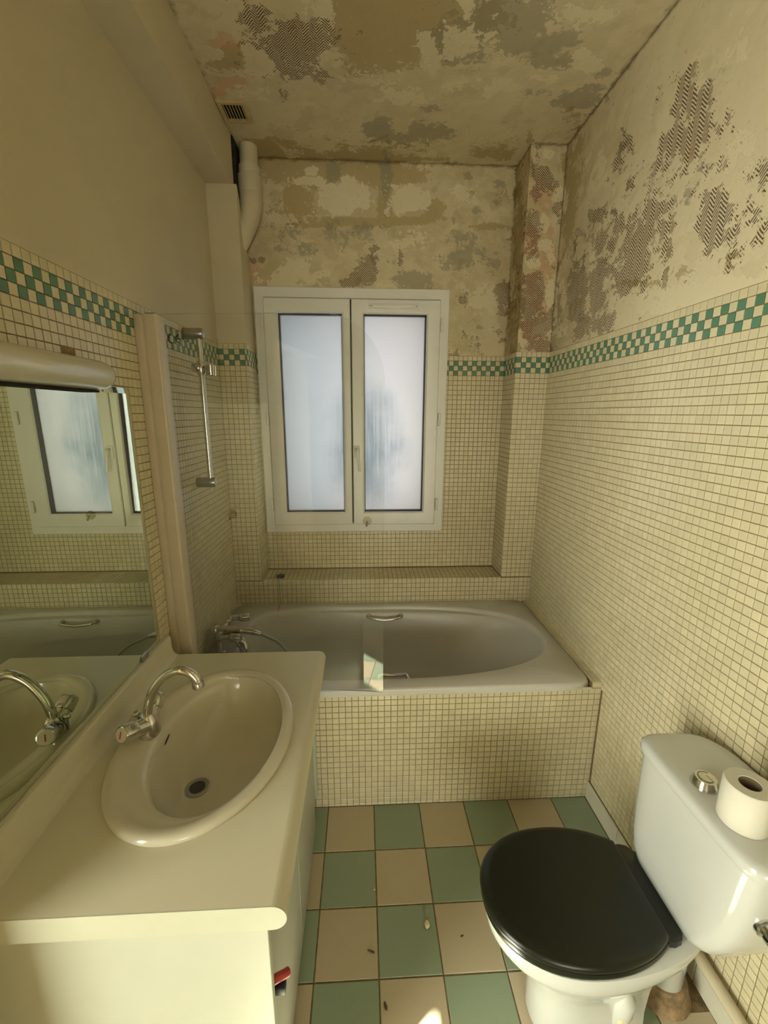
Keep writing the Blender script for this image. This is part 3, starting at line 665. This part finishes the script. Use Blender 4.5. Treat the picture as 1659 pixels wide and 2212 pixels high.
hose = curve([(-.478,1.838,.679),(-.44,1.828,.666),(-.39,1.815,.645),(-.335,1.785,.595),(-.27,1.76,.50),(-.22,1.76,.36),(-.24,1.80,.22),(-.34,1.87,.195),(-.46,1.90,.22),(-.54,1.90,.40),(-.59,1.90,.56),(-.635,1.90,.64)],10)
MB().tube(hose, [.0062+.0006*(k%2) for k in range(len(hose))], 10).done('hose', M['dull_chrome'], hs, smooth=.8)

# plug on the ledge with its chain
pg = thing('bath_plug', 'dark bath plug resting on the tiled ledge with thin chain hanging into the bath', 'plug', (-.49,2.418,ZL+.002))
MB().lathe((-.49,2.418,ZL+.0022),(0,0,1),[(0,.020),(.006,.024),(.012,.026),(.014,.022),(.018,.008),(.022,.006)],24).done('stopper', M['drain'], pg, smooth=.7)
ch = curve([(-.49,2.418,ZL+.022),(-.489,2.392,ZL+.010),(-.4885,2.366,ZL+.004),(-.488,2.3635,ZL-.05),(-.4875,2.362,HB+.012),(-.487,2.33,HB+.005),(-.486,2.292,HB+.003),(-.484,2.272,HB-.02),(-.483,2.262,HB-.115)],10)
MB().tube(ch, [.0022+.0010*(k%2) for k in range(len(ch))], 6).done('chain', M['dull_chrome'], pg)
mb = MB(); cc = (-.483,2.260,HB-.126); mb.tube([(cc[0]+.009*math.cos(q),cc[1],cc[2]+.009*math.sin(q)) for q in [2*math.pi*k/20 for k in range(21)]], .0018, 6); mb.done('ring', M['chrome'], pg)

# ================================================================ SHOWER RAIL AND SCREEN
sr = thing('shower_rail', 'chrome shower rail with slider on the tiled wall left of window', 'rail', (-.675,1.93,1.36))
MB().tube([(-.676,1.931,1.365),(-.676,1.931,1.995)], .0115, 20).done('bar', M['chrome'], sr)
for z in (1.998,1.377):
    MB().lathe((XL,1.931,z),(1,0,0),[(0,.021),(.004,.0225),(.074,.0225),(.082,.019),(.085,.012)],24).done('bracket', M['dull_chrome'], sr, smooth=.6)
mb = MB(); mb.lathe((-.676,1.931,1.835),(0,0,1),[(0,.016),(.004,.0185),(.05,.0185),(.054,.016)],20); mb.lathe((-.712,1.925,1.862),(1,0,0),[(0,.010),(.003,.017),(.03,.019),(.036,.016)],20); sl = mb.done('slider', M['chrome'], sr, smooth=.7)
mb = MB(); ring = []
for k in range(21):
    q = math.radians(-140+280*k/20+180); ring.append((q,))
hc = Vector((-.632,1.918,1.852))
outer = [[hc+Vector((math.cos(q[0])*r,math.sin(q[0])*r,0))+Vector((.006,-.002,1))*z for r, z in ((.0215,-.020),(.0225,.020),(.0165,.020),(.0155,-.020))] for q in ring]
mb.loft(outer); mb.tube([(-.668,1.928,1.858),(-.650,1.922,1.855)], .011, 14); mb.done('holder', M['chrome'], sl, smooth=.6)

ss = thing('shower_screen', 'clear glass bath screen with curved corner hinged to left wall', 'shower screen', (-.70,1.57,.60))
S0, S1 = Vector((-.672,1.579,0)), Vector((.0755,1.5005,0)); sd_ = (S1-S0).normalized(); sn = Vector((-sd_.y,sd_.x,0)); SLEN = (S1-S0).length
def sp(u, z, d=0.): v = S0+sd_*u+sn*d; return (v.x,v.y,z)
out = [(0,.600),(SLEN-.004,.600),(SLEN,.604)]
RA = .215
out += [(SLEN-RA+RA*math.cos(q), 2.000-RA+RA*math.sin(q)) for q in [math.pi/2*k/24 for k in range(25)]]+[(0,2.000)]
mb = MB(); k = len(out); V = [sp(u,z,d) for d in (-.003,.003) for u, z in out]
mb.add(V, [tuple(range(k)), tuple(range(k,2*k))]); mb.m = 1; mb.add(V, [(i,(i+1)%k,(i+1)%k+k,i+k) for i in range(k)])
pane = mb.done('pane', M['glass'], ss, smooth=None, mats=[M['glass'],M['glass_rim']])
mb = MB(); cz, r0, r1 = 1.921, .0125, .0155
for cu, kind in ((.035,0),(.062,1)):
    for a0, a1 in ((100,260),):
        pr = [math.radians(a0+(a1-a0)*i/16) for i in range(17)]
        mb.loft([[sp(cu+r*math.cos(q),cz+r*math.sin(q),d) for r, d in ((r0,-.0033),(r1,-.0033),(r1,-.0037),(r0,-.0037))] for q in pr])
    if kind: mb.loft([[sp(u,z,d) for z, d in ((cz-.0015,-.0033),(cz+.0015,-.0033),(cz+.0015,-.0037),(cz-.0015,-.0037))] for u in (cu-.014,cu-.002)])
mb.done('printed_mark', M['ink'], pane, smooth=None, label='black CE mark printed on the glass')
MB().box(XL+.0022,-.708,1.522,1.592,.586,1.988,.004).done('wall_channel', M['profile'], ss, smooth=.6)
mb = MB(); mb.loft([[(x,y,z) for x, y in ((-.7075,1.531),(-.7045,1.533),(-.7025,1.530),(-.671,1.530),(-.666,1.532),(-.664,1.537),(-.664,1.586),(-.668,1.591),(-.690,1.592),(-.7075,1.588))] for z in (.590,1.990)])
mb.done('hinge_profile', M['profile'], ss, smooth=.3)
MB().box(-.704,-.672,1.536,1.584,1.9895,1.9955,.002).done('end_cap', M['dull_chrome'], ss)
def hook(u, z, label):
    c = Vector(sp(u,z,-.0032)); t = thing('suction_hook', label, 'hook', tuple(c), group='clear hooks on the bath screen')
    MB().lathe(c,-sn,[(0,.0165),(.002,.0155),(.005,.009),(.009,.0065),(.012,.0065)],20).done('suction_cup', M['clear_plastic'], t, smooth=.7)
    q = c-sn*.011; MB().tube([q,q-sn*.006-Vector((0,0,.004)),q-sn*.009-Vector((0,0,.012)),q-sn*.014-Vector((0,0,.013)),q-sn*.017-Vector((0,0,.006))],.0025,8).done('hook', M['clear_plastic'], t, smooth=.8)
hook(.196,1.317,'small clear suction hook on the bath screen near the shower rail')
hook(.692,1.300,'small clear suction hook on the bath screen below the window handle')

# ================================================================ MIRROR AND LAMP
mi = thing('mirror', 'large frameless mirror with slanted glass edge on tiled wall above the washbasin', 'mirror', (XL+.004,1.0,.88))
my0, my1, mz0, mz1 = .50,1.432,.8795,1.752
mb = MB(); mx = XL+.0025
mb.loft([[(x,my0+a,mz0+a),(x,my1-a,mz0+a),(x,my1-a,mz1-a),(x,my0+a,mz1-a)] for a, x in ((0,mx),(0,mx+.0035),(.017,mx+.0052))])
mb.done('glass', M['mirror'], mi, smooth=None)
mb = MB(); mb.box(mx,mx+.010,1.300,1.340,.876,.898,.0015,1); mb.done('clip', M['dull_chrome'], mi, smooth=None)

lf = thing('wall_lamp', 'long unlit opal strip lamp on the wall above the mirror', 'lamp', (XL,.88,1.776))
mb = MB(); prof = []
for k in range(13):
    q = math.pi*k/12; prof.append((XL+.006+.072*math.sin(q)**.8, 1.776+.040*math.cos(q)))
prof += [(XL+.0025,1.738),(XL+.0025,1.814)]
ends = [(1.262,.35),(1.258,.72),(1.248,.92),(1.232,1.0),(.50,1.0)]
mb.loft([[(XL+.0025+(x-XL-.0025)*s_,y,1.776+(z-1.776)*(s_*.3+.7)) for x, z in prof] for y, s_ in ends]); mb.done('diffuser', M['opal'], lf, smooth=.7)
MB().box(XL+.0022,XL+.030,.50,1.235,1.7305,1.7365).done('base', M['dark'], lf, smooth=None)  # dark strip along the lower edge of the diffuser

# ================================================================ VANITY
CY0, CY1, CZ, CT = .612, 1.476, .800, .055
wt = thing('worktop', 'cream laminate worktop with rounded front edge and upstand below the mirror', 'worktop', (-.45,1.04,.745))
nose = [(-.172+.027*math.sin(q), CZ-.0275+.0275*math.cos(q)) for q in [math.pi*k/14 for k in range(15)]]
up = [(XL+.0025,.745),(XL+.0025,.8765),(XL+.018,.8765),(XL+.0225,.874),(XL+.0245,.868),(XL+.026,.828),(XL+.030,.812),(XL+.037,.804),(XL+.047,.800)]
prof = nose+up
mb = MB(); k = len(prof)
V = [(x,y,z) for y in (CY0,CY1) for x, z in prof]
mb.add(V, [(i,i+1,i+1+k,i+k) for i in range(k-1) if i != len(nose)-1]); mb.add(V, [tuple(range(k)), tuple(range(k,2*k))])
BC = (-.432,1.043)
NB = 96; xs0, xs1 = XL+.047, -.172
def rect_pt(t):
    c, s_ = math.cos(t), math.sin(t); best = 9
    for a, b in ((c, xs1-BC[0] if c > 0 else BC[0]-xs0),(s_, CY1-BC[1] if s_ > 0 else BC[1]-CY0)):
        if abs(a) > 1e-9: best = min(best, b/abs(a))
    return (BC[0]+c*best, BC[1]+s_*best, CZ)
ang = [2*math.pi*i/NB for i in range(NB)]
for cx_, cy_ in ((xs0,CY0),(xs1,CY0),(xs0,CY1),(xs1,CY1)):
    a_ = math.atan2(cy_-BC[1],cx_-BC[0]) % (2*math.pi); j = min(range(NB), key=lambda i: abs(ang[i]-a_)); ang[j] = a_
mb.loft([[rect_pt(t) for t in ang],[(BC[0]+.205*math.cos(t),BC[1]+.288*math.sin(t),CZ) for t in ang]], False, False)
xs0 = XL+.0025
ang2 = [2*math.pi*i/NB for i in range(NB)]
for cx_, cy_ in ((xs0,CY0),(xs1,CY0),(xs0,CY1),(xs1,CY1)):
    a_ = math.atan2(cy_-BC[1],cx_-BC[0]) % (2*math.pi); j = min(range(NB), key=lambda i: abs(ang2[i]-a_)); ang2[j] = a_
mb.loft([[rect_pt(t)[:2]+(CZ-CT,) for t in ang2],[(BC[0]+.205*math.cos(t),BC[1]+.288*math.sin(t),CZ-CT) for t in ang2],[(BC[0]+.205*math.cos(t),BC[1]+.288*math.sin(t),CZ) for t in ang2]], False, False)
mb.done('slab', M['laminate'], wt, smooth=.5)
mb = MB(); pr = nose+[(XL+.0025,.745),(XL+.0025,CZ)]
mb.loft([[(x,CY0-.0002-d,z) for x, z in pr] for d in (0,.0022)]); mb.done('edge_strip', M['edge'], wt, smooth=None, label='pale glued edging strip on the near end')

ba = thing('washbasin', 'oval cream ceramic washbasin set into the worktop', 'washbasin', (BC[0],BC[1],CZ))
def ell(cx,cy,a,b,z,e=2.): return sell(cx,cy,a,b,z,NB,e)
rings = [ell(*BC,.2285,.311,CZ+.0005),ell(*BC,.2285,.311,CZ+.006),ell(*BC,.225,.3075,CZ+.012),ell(*BC,.218,.300,CZ+.0155),ell(*BC,.208,.290,CZ+.0155),
 ell(BC[0]-.001,BC[1],.198,.279,CZ+.012),ell(-.428,1.046,.192,.274,CZ+.006),ell(-.420,1.055,.183,.268,CZ+.001),ell(-.408,1.062,.172,.262,CZ-.003),
 ell(-.405,1.064,.166,.257,CZ-.010),ell(-.404,1.064,.160,.250,CZ-.03),ell(-.405,1.062,.150,.236,CZ-.065),ell(-.41,1.058,.130,.205,CZ-.105),ell(-.425,1.05,.098,.155,CZ-.132),ell(-.45,1.036,.060,.095,CZ-.146),ell(-.468,1.028,.034,.045,CZ-.150),ell(-.470,1.026,.026,.030,CZ-.151)]
mb = MB(); mb.loft(rings, False, True); mb.done('bowl', M['basin'], ba, smooth=.9)
mb = MB(); dc = (-.470,1.026,CZ-.1505); mb.lathe(dc,(0,0,1),[(0,.033),(.003,.033),(.0045,.030),(.003,.022),(.0005,.021)],32); dr = mb.done('drain_ring', M['dull_chrome'], ba, smooth=.6)
MB().lathe(dc,(0,0,1),[(.0005,.0205),(.0022,.0205),(.0028,.018)],28).done('drain_plug', M['drain'], dr, smooth=.6)
mb = MB(); mb.loft([[(-.5615+.0015*math.cos(q),1.075+.016*math.sin(q)*1.0,CZ-.030+.004*math.sin(q)+d) for q in [2*math.pi*i/16 for i in range(16)]] for d in (-.002,.002)]); mb.done('overflow_slot', M['drain'], ba, smooth=None)

bt_ = thing('basin_tap', 'chrome swan-neck mixer tap on the washbasin rim', 'tap', (-.605,1.07,CZ+.006))
mb = MB(); mb.lathe((-.603,1.065,CZ+.002),(0,0,1),[(0,.029),(.004,.031),(.012,.030),(.035,.027),(.05,.021),(.06,.0145)],24)
HA, CA = Vector((-.34,-.80,.30)).normalized(), Vector((-.05,.80,.50)).normalized(); tb0 = Vector((-.603,1.065,CZ+.030))
for ax in (HA,CA): mb.tube([tb0,tb0+ax*.045], [.026,.021], 20)
mb.done('body', M['chrome'], bt_, smooth=.8)
sp_ = curve([(-.603,1.068,CZ+.05),(-.598,1.068,.885),(-.582,1.069,.928),(-.552,1.070,.969),(-.512,1.070,.992),(-.480,1.070,.986),(-.462,1.070,.966),(-.4575,1.070,.950)],8)
sp1 = MB().tube(sp_, .0122, 20).done('spout', M['chrome'], bt_, smooth=.9)
MB().lathe((-.4583,1.07,.957),(.09,0,-1),[(0,.0135),(.003,.0155),(.016,.0155),(.019,.012)],20).done('aerator', M['dull_chrome'], sp1, smooth=.6)
for ax, m_, nm in ((HA,M['red'],'hot'),(CA,M['navy'],'cold')):
    kb = tb0+ax*.042; a_ = ax.orthogonal().normalized(); b_ = ax.cross(a_); mb = MB()
    mb.loft([[kb+ax*d+(a_*math.cos(q)+b_*math.sin(q))*r*(1+.05*math.cos(5*q)) for q in [2*math.pi*i/50 for i in range(50)]] for d, r in ((0,.018),(.003,.0235),(.012,.0248),(.036,.0238),(.041,.0215),(.042,.020))])
    kn = mb.done('knob', M['chrome'], bt_, smooth=.6)
    MB().lathe(kb+ax*.042,ax,[(-.001,.0185),(.0012,.018),(.002,.014)],24).done('knob_cap', M['opal'], kn, smooth=.6)
    c = kb+ax*.0445; up_ = (Vector((0,0,1))-ax*ax.z).normalized(); sd2 = ax.cross(up_)
    mb = MB(); mb.loft([[c+up_*a+sd2*b+ax*d for a, b in ((-.009,-.0016),(.009,-.0016),(.009,.0016),(-.009,.0016))] for d in (-.0005,.0004)]); mb.done('colour_mark', m_, kn, smooth=None, label='%s stripe marking the %s tap' % ('red' if nm == 'hot' else 'blue', nm))
mb = MB(); mb.tube([(-.632,1.075,CZ+.01),(-.634,1.075,CZ+.055)], .003, 8); mb.lathe((-.634,1.075,CZ+.052),(-.2,-.2,1),[(0,.004),(.002,.009),(.010,.0095),(.013,.006)],16); mb.done('plug_lever', M['chrome'], bt_, smooth=.7)

vc = thing('vanity_cabinet', 'white vanity cabinet standing under the washbasin worktop', 'cabinet', (-.46,1.04,0))
MB().box(XL+.004,-.187,.630,.648,0,.7445,.0012,1).done('side_panel', M['board'], vc, smooth=None)
MB().box(XL+.004,-.222,1.446,1.464,0,.7445,.0012,1).done('side_panel', M['board'], vc, smooth=None)
MB().box(-.24,-.222,.649,1.445,.66,.7445).done('top_rail', M['board'], vc, smooth=None)
MB().box(XL+.004,-.224,.649,1.445,.06,.075).done('bottom_panel', M['board'], vc, smooth=None)
dz = []
for a, b in ((.650,1.046),(1.050,1.446)):
    d = MB().box(-.2215,-.2040,a,b,.012,.735,.0015,1).done('door', M['door'], vc, smooth=None); dz.append(d)
mb = MB(); mb.box(-.2045,-.172,.668,.690,.468,.490,.004); hd = mb.done('handle', M['navy'], dz[0], smooth=.6, label='navy and red pull knob')
MB().tube(curve([(-.200,.668,.512),(-.190,.676,.508),(-.178,.686,.500),(-.170,.694,.494)],4), .009, 12).done('knob', M['red'], dz[0], smooth=.7, label='red barrel of the pull knob')
mb = MB(); mb.box(-.235,-.197,1.478,1.494,.118,.60,.001,1); fp = mb.done('filler_panel', M['board'], vc, smooth=None)
for x, z in ((-.211,.205),(-.222,.175)): MB().lathe((x,1.4785,z),(0,-1,0),[(0,.003),(.0012,.003)],10).done('screw_hole', M['dark'], fp)

# ================================================================ TOILET
TY = .862
to = thing('toilet', 'white toilet with closed black seat standing beside the right wall', 'toilet', (.62,TY,0))
def egg(x0,xm,x1,b,z,rear=.117,n_=64,e=2.2,cy=TY):
    """egg outline: round front towards -x, cut straight at x1"""
    out = []; half = n_//2
    ar = (x1-xm)/math.sqrt(max(1e-6,1-(rear/b)**2)) if rear < b else 1e6
    for k in range(half+1):
        t = math.pi*k/half            # from +y side round the front to -y side
        c, s_ = math.cos(t), math.sin(t)
        out.append((xm-(xm-x0)*abs(s_)**(2/e), cy+b*math.copysign(abs(c)**(2/e),c), z))
    m_ = n_-half-1; side = []
    for k in range(1, m_//2+1):
        x = xm+(x1-xm)*k/(m_//2); y = b*math.sqrt(max(0,1-((x-xm)/ar)**2)); side.append((x,y))
    out += [(x,cy-y,z) for x, y in side]+[(x,cy+y,z) for x, y in reversed(side)]
    return out
bowl = [egg(.472,.60,.745,.096,0,.078),egg(.464,.60,.748,.102,.006,.082),egg(.464,.60,.746,.101,.03,.082),egg(.462,.59,.742,.099,.12,.080),egg(.450,.58,.745,.106,.20,.082),egg(.415,.565,.76,.130,.275,.085),
  egg(.362,.556,.79,.155,.325,.088),egg(.335,.553,.83,.168,.352,.086),egg(.322,.552,.86,.173,.372,.082),egg(.320,.552,.875,.174,.395,.080),egg(.323,.552,.873,.171,.408,.078),egg(.335,.552,.865,.160,.412,.072)]
MB().loft(bowl).done('bowl', M['ceramic'], to, smooth=.9)
mb = MB(); mb.tube([(.664,TY-.088,.105),(.664,TY-.093,.17),(.662,TY-.098,.215),(.658,TY-.094,.245)], [.020,.028,.028,.016], 18); mb.done('fixing_boss', M['ceramic'], to, smooth=1.2)
MB().lathe((.655,TY-.113,.158),(0,-1,.15),[(0,.012),(.004,.012),(.008,.009),(.009,.004)],18).done('fixing_cap', M['foam'], to, smooth=.7)
mb = MB(); mb.loft([sell(.835,TY+.005,.075,.072,.37,40),sell(.845,TY+.006,.066,.066,.30,40),sell(.865,TY+.010,.054,.054,.235,40),sell(.878,TY+.030,.053,.053,.19,40),sell(.880,TY+.034,.052,.052,.004,40)]); mb.done('outlet', M['ceramic'], to, smooth=.9)
mb = MB(); mb.lathe((.882,TY+.034,-.003),(0,0,1),[(0,.080),(.010,.076),(.030,.070),(.055,.065),(.068,.061),(.072,.054)],32); mb.done('floor_collar', M['collar'], to, smooth=.7)
def slab(rs, name, m_, parent, sm=.8): return MB().loft(rs).done(name, m_, parent, smooth=sm)
seat = slab([egg(.316,.548,0.733,.169,.4130,.117),egg(.311,.548,0.735,.173,.417,.119),egg(.310,.548,0.736,.174,.424,.12),egg(.313,.548,0.735,.172,.4315,.119),egg(.318,.548,0.733,.168,.4325,.117)], 'seat', M['black'], to)
slab([egg(.315,.548,0.729,.168,.4330,.116),egg(.309,.548,0.731,.173,.4355,.119),egg(.307,.548,0.732,.1745,.443,.120),egg(.310,.548,0.731,.172,.450,.119),egg(.317,.548,0.729,.166,.4545,.116),egg(.335,.548,0.725,.150,.4562,.108)], 'lid', M['black'], to)
mb = MB(); hb_ = [(.722,-.118),(.750,-.122),(.768,-.117),(.792,-.088),(.792,.088),(.768,.117),(.750,.122),(.722,.118)]
mb.loft([[(.757+(x-.757)*k,TY+y*k,z) for x, y in hb_] for k, z in ((.97,.4135),(1,.417),(1,.435),(.95,.4395))]); mb.done('hinge_bar', M['black'], to, smooth=.7)
def rrect(x0,x1,y0,y1,z,ef=7.,er=3.2,n_=72):
    cx, cy = (x0+x1)/2,(y0+y1)/2; out = []
    for k in range(n_):
        t = 2*math.pi*k/n_; c, s_ = math.cos(t), math.sin(t); e = er if c > 0 else ef
        q = (abs(c)**e+abs(s_)**e)**(-1/e); out.append((cx+(x1-x0)/2*c*q, cy+(y1-y0)/2*s_*q, z))
    return out
XT = .988
tank = [rrect(.800,.96,.775,.935,.413),rrect(.786,.972,.745,.952,.420),rrect(.776,.98,.715,.968,.438),rrect(.770,.984,.688,.980,.470),rrect(.767,XT,.660,.988,.525),rrect(.767,XT,.642,.993,.58),rrect(.768,XT,.630,.997,.66),rrect(.770,XT,.624,1.0,.765)]
tk = MB().loft(tank).done('tank', M['ceramic'], to, smooth=.9)
lid = [rrect(.772,XT,.626,.999,.7655),rrect(.764,XT+.002,.617,1.007,.7675),rrect(.762,XT+.003,.615,1.009,.776),rrect(.763,XT+.002,.616,1.008,.788),rrect(.768,XT,.621,1.003,.797),rrect(.778,XT-.008,.632,.992,.8005),rrect(.80,XT-.03,.66,.965,.8015)]
MB().loft(lid).done('tank_lid', M['ceramic'], to, smooth=.9)
bc = (.826,.828,.8005); bn = MB().lathe(bc,(0,0,1),[(0,.0305),(.003,.0305),(.011,.0275),(.018,.0245),(.021,.023),(.0215,.019)],32).done('flush_button', M['chrome'], to, smooth=.6)
mb = MB(); mb.lathe((bc[0],bc[1],bc[2]+.0215),(0,0,1),[(-.001,.0175),(.001,.0175),(.0016,.016)],28); mb.done('button_face', M['chrome'], bn, smooth=.5)
mb = MB(); mb.tube([(bc[0]+.0165*math.cos(q)+.003*0,bc[1]+.0165*math.sin(q),bc[2]+.0228) for q in [math.radians(40+250*i/20) for i in range(21)]]+[(bc[0]+.004,bc[1]+.004,bc[2]+.0228)], .0009, 6); mb.done('button_groove', M['drain'], bn)
mb = MB(); mb.lathe((.822,.634,.648),(0,-1,0),[(0,.022),(.008,.022),(.010,.016),(.018,.015),(.019,.019),(.030,.019),(.033,.012)],24); mb.done('inlet_valve', M['chrome'], to, smooth=.6)

tr = thing('toilet_roll', 'white toilet paper roll standing upright on the toilet tank lid', 'toilet roll', (.829,.727,.802))
rc = (.8335,.732); r_o, r_i, h_ = .047, .0205, .098; zb = .8025
mb = MB(); mb.loft([[(rc[0]+r*math.cos(q),rc[1]+r*math.sin(q),z) for q in [2*math.pi*k/48 for k in range(48)]] for r, z in ((r_i,zb),(r_o-.002,zb),(r_o,zb+.003),(r_o,zb+h_-.004),(r_o-.003,zb+h_),(r_i+.001,zb+h_),(r_i,zb+h_-.001),(r_i,zb))], False, False); mb.done('paper', M['paper'], tr, smooth=.7)
mb = MB(); mb.loft([[(rc[0]+r*math.cos(q),rc[1]+r*math.sin(q),z) for q in [2*math.pi*k/40 for k in range(40)]] for r, z in ((r_i-.0002,zb+.001),(r_i-.0002,zb+h_-.0015),(r_i-.0016,zb+h_-.0015),(r_i-.0016,zb+.001),(r_i-.0002,zb+.001))], False, False); mb.done('cardboard_core', M['card'], tr, smooth=.7)

# ================================================================ BITS ON THE FLOOR
def bit(name, label, cat, x, y, rx, ry, rz, m_, ang_=0., seed=0, group=None):
    rg = random.Random(seed); bm = bmesh.new(); bmesh.ops.create_icosphere(bm, subdivisions=2, radius=1)
    for v in bm.verts:
        k = 1+rg.uniform(-.16,.16); c = v.co*k; X, Y = c.x*rx, c.y*ry
        v.co = Vector((x+X*math.cos(ang_)-Y*math.sin(ang_), y+X*math.sin(ang_)+Y*math.cos(ang_), .0006+rz+max(-rz,c.z*rz)))
    bm.verts.index_update(); o = build(name, [v.co[:] for v in bm.verts], [[v.index for v in f.verts] for f in bm.faces], m_, smooth=.9); bm.free()
    return tag(o, label, cat, group)
bit('foam_lump', 'small cream foam lump on a green floor tile', 'lump', .2045,1.083,.0095,.0125,.009, M['foam'], .2, 1)
bit('plaster_crumb', 'thin dark crumb across the edge of a beige floor tile left of the foam lump', 'debris', .016,1.022,.013,.0035,.002, M['crumb'], -.35, 2, 'crumbs on the floor')
bit('plaster_crumb', 'dark smudge-like crumb on the nearest beige tile', 'debris', .056,.889,.004,.011,.002, M['crumb'], .3, 3, 'crumbs on the floor')
bit('plaster_crumb', 'tiny dark crumb on the beige tile right of the foam lump', 'debris', .316,1.049,.006,.003,.002, M['crumb'], .3, 4, 'crumbs on the floor')
bit('plaster_crumb', 'tiny pale crumb by the joint of a green tile near the cabinet', 'debris', .031,1.203,.004,.004,.003, M['foam'], .3, 5, 'crumbs on the floor')
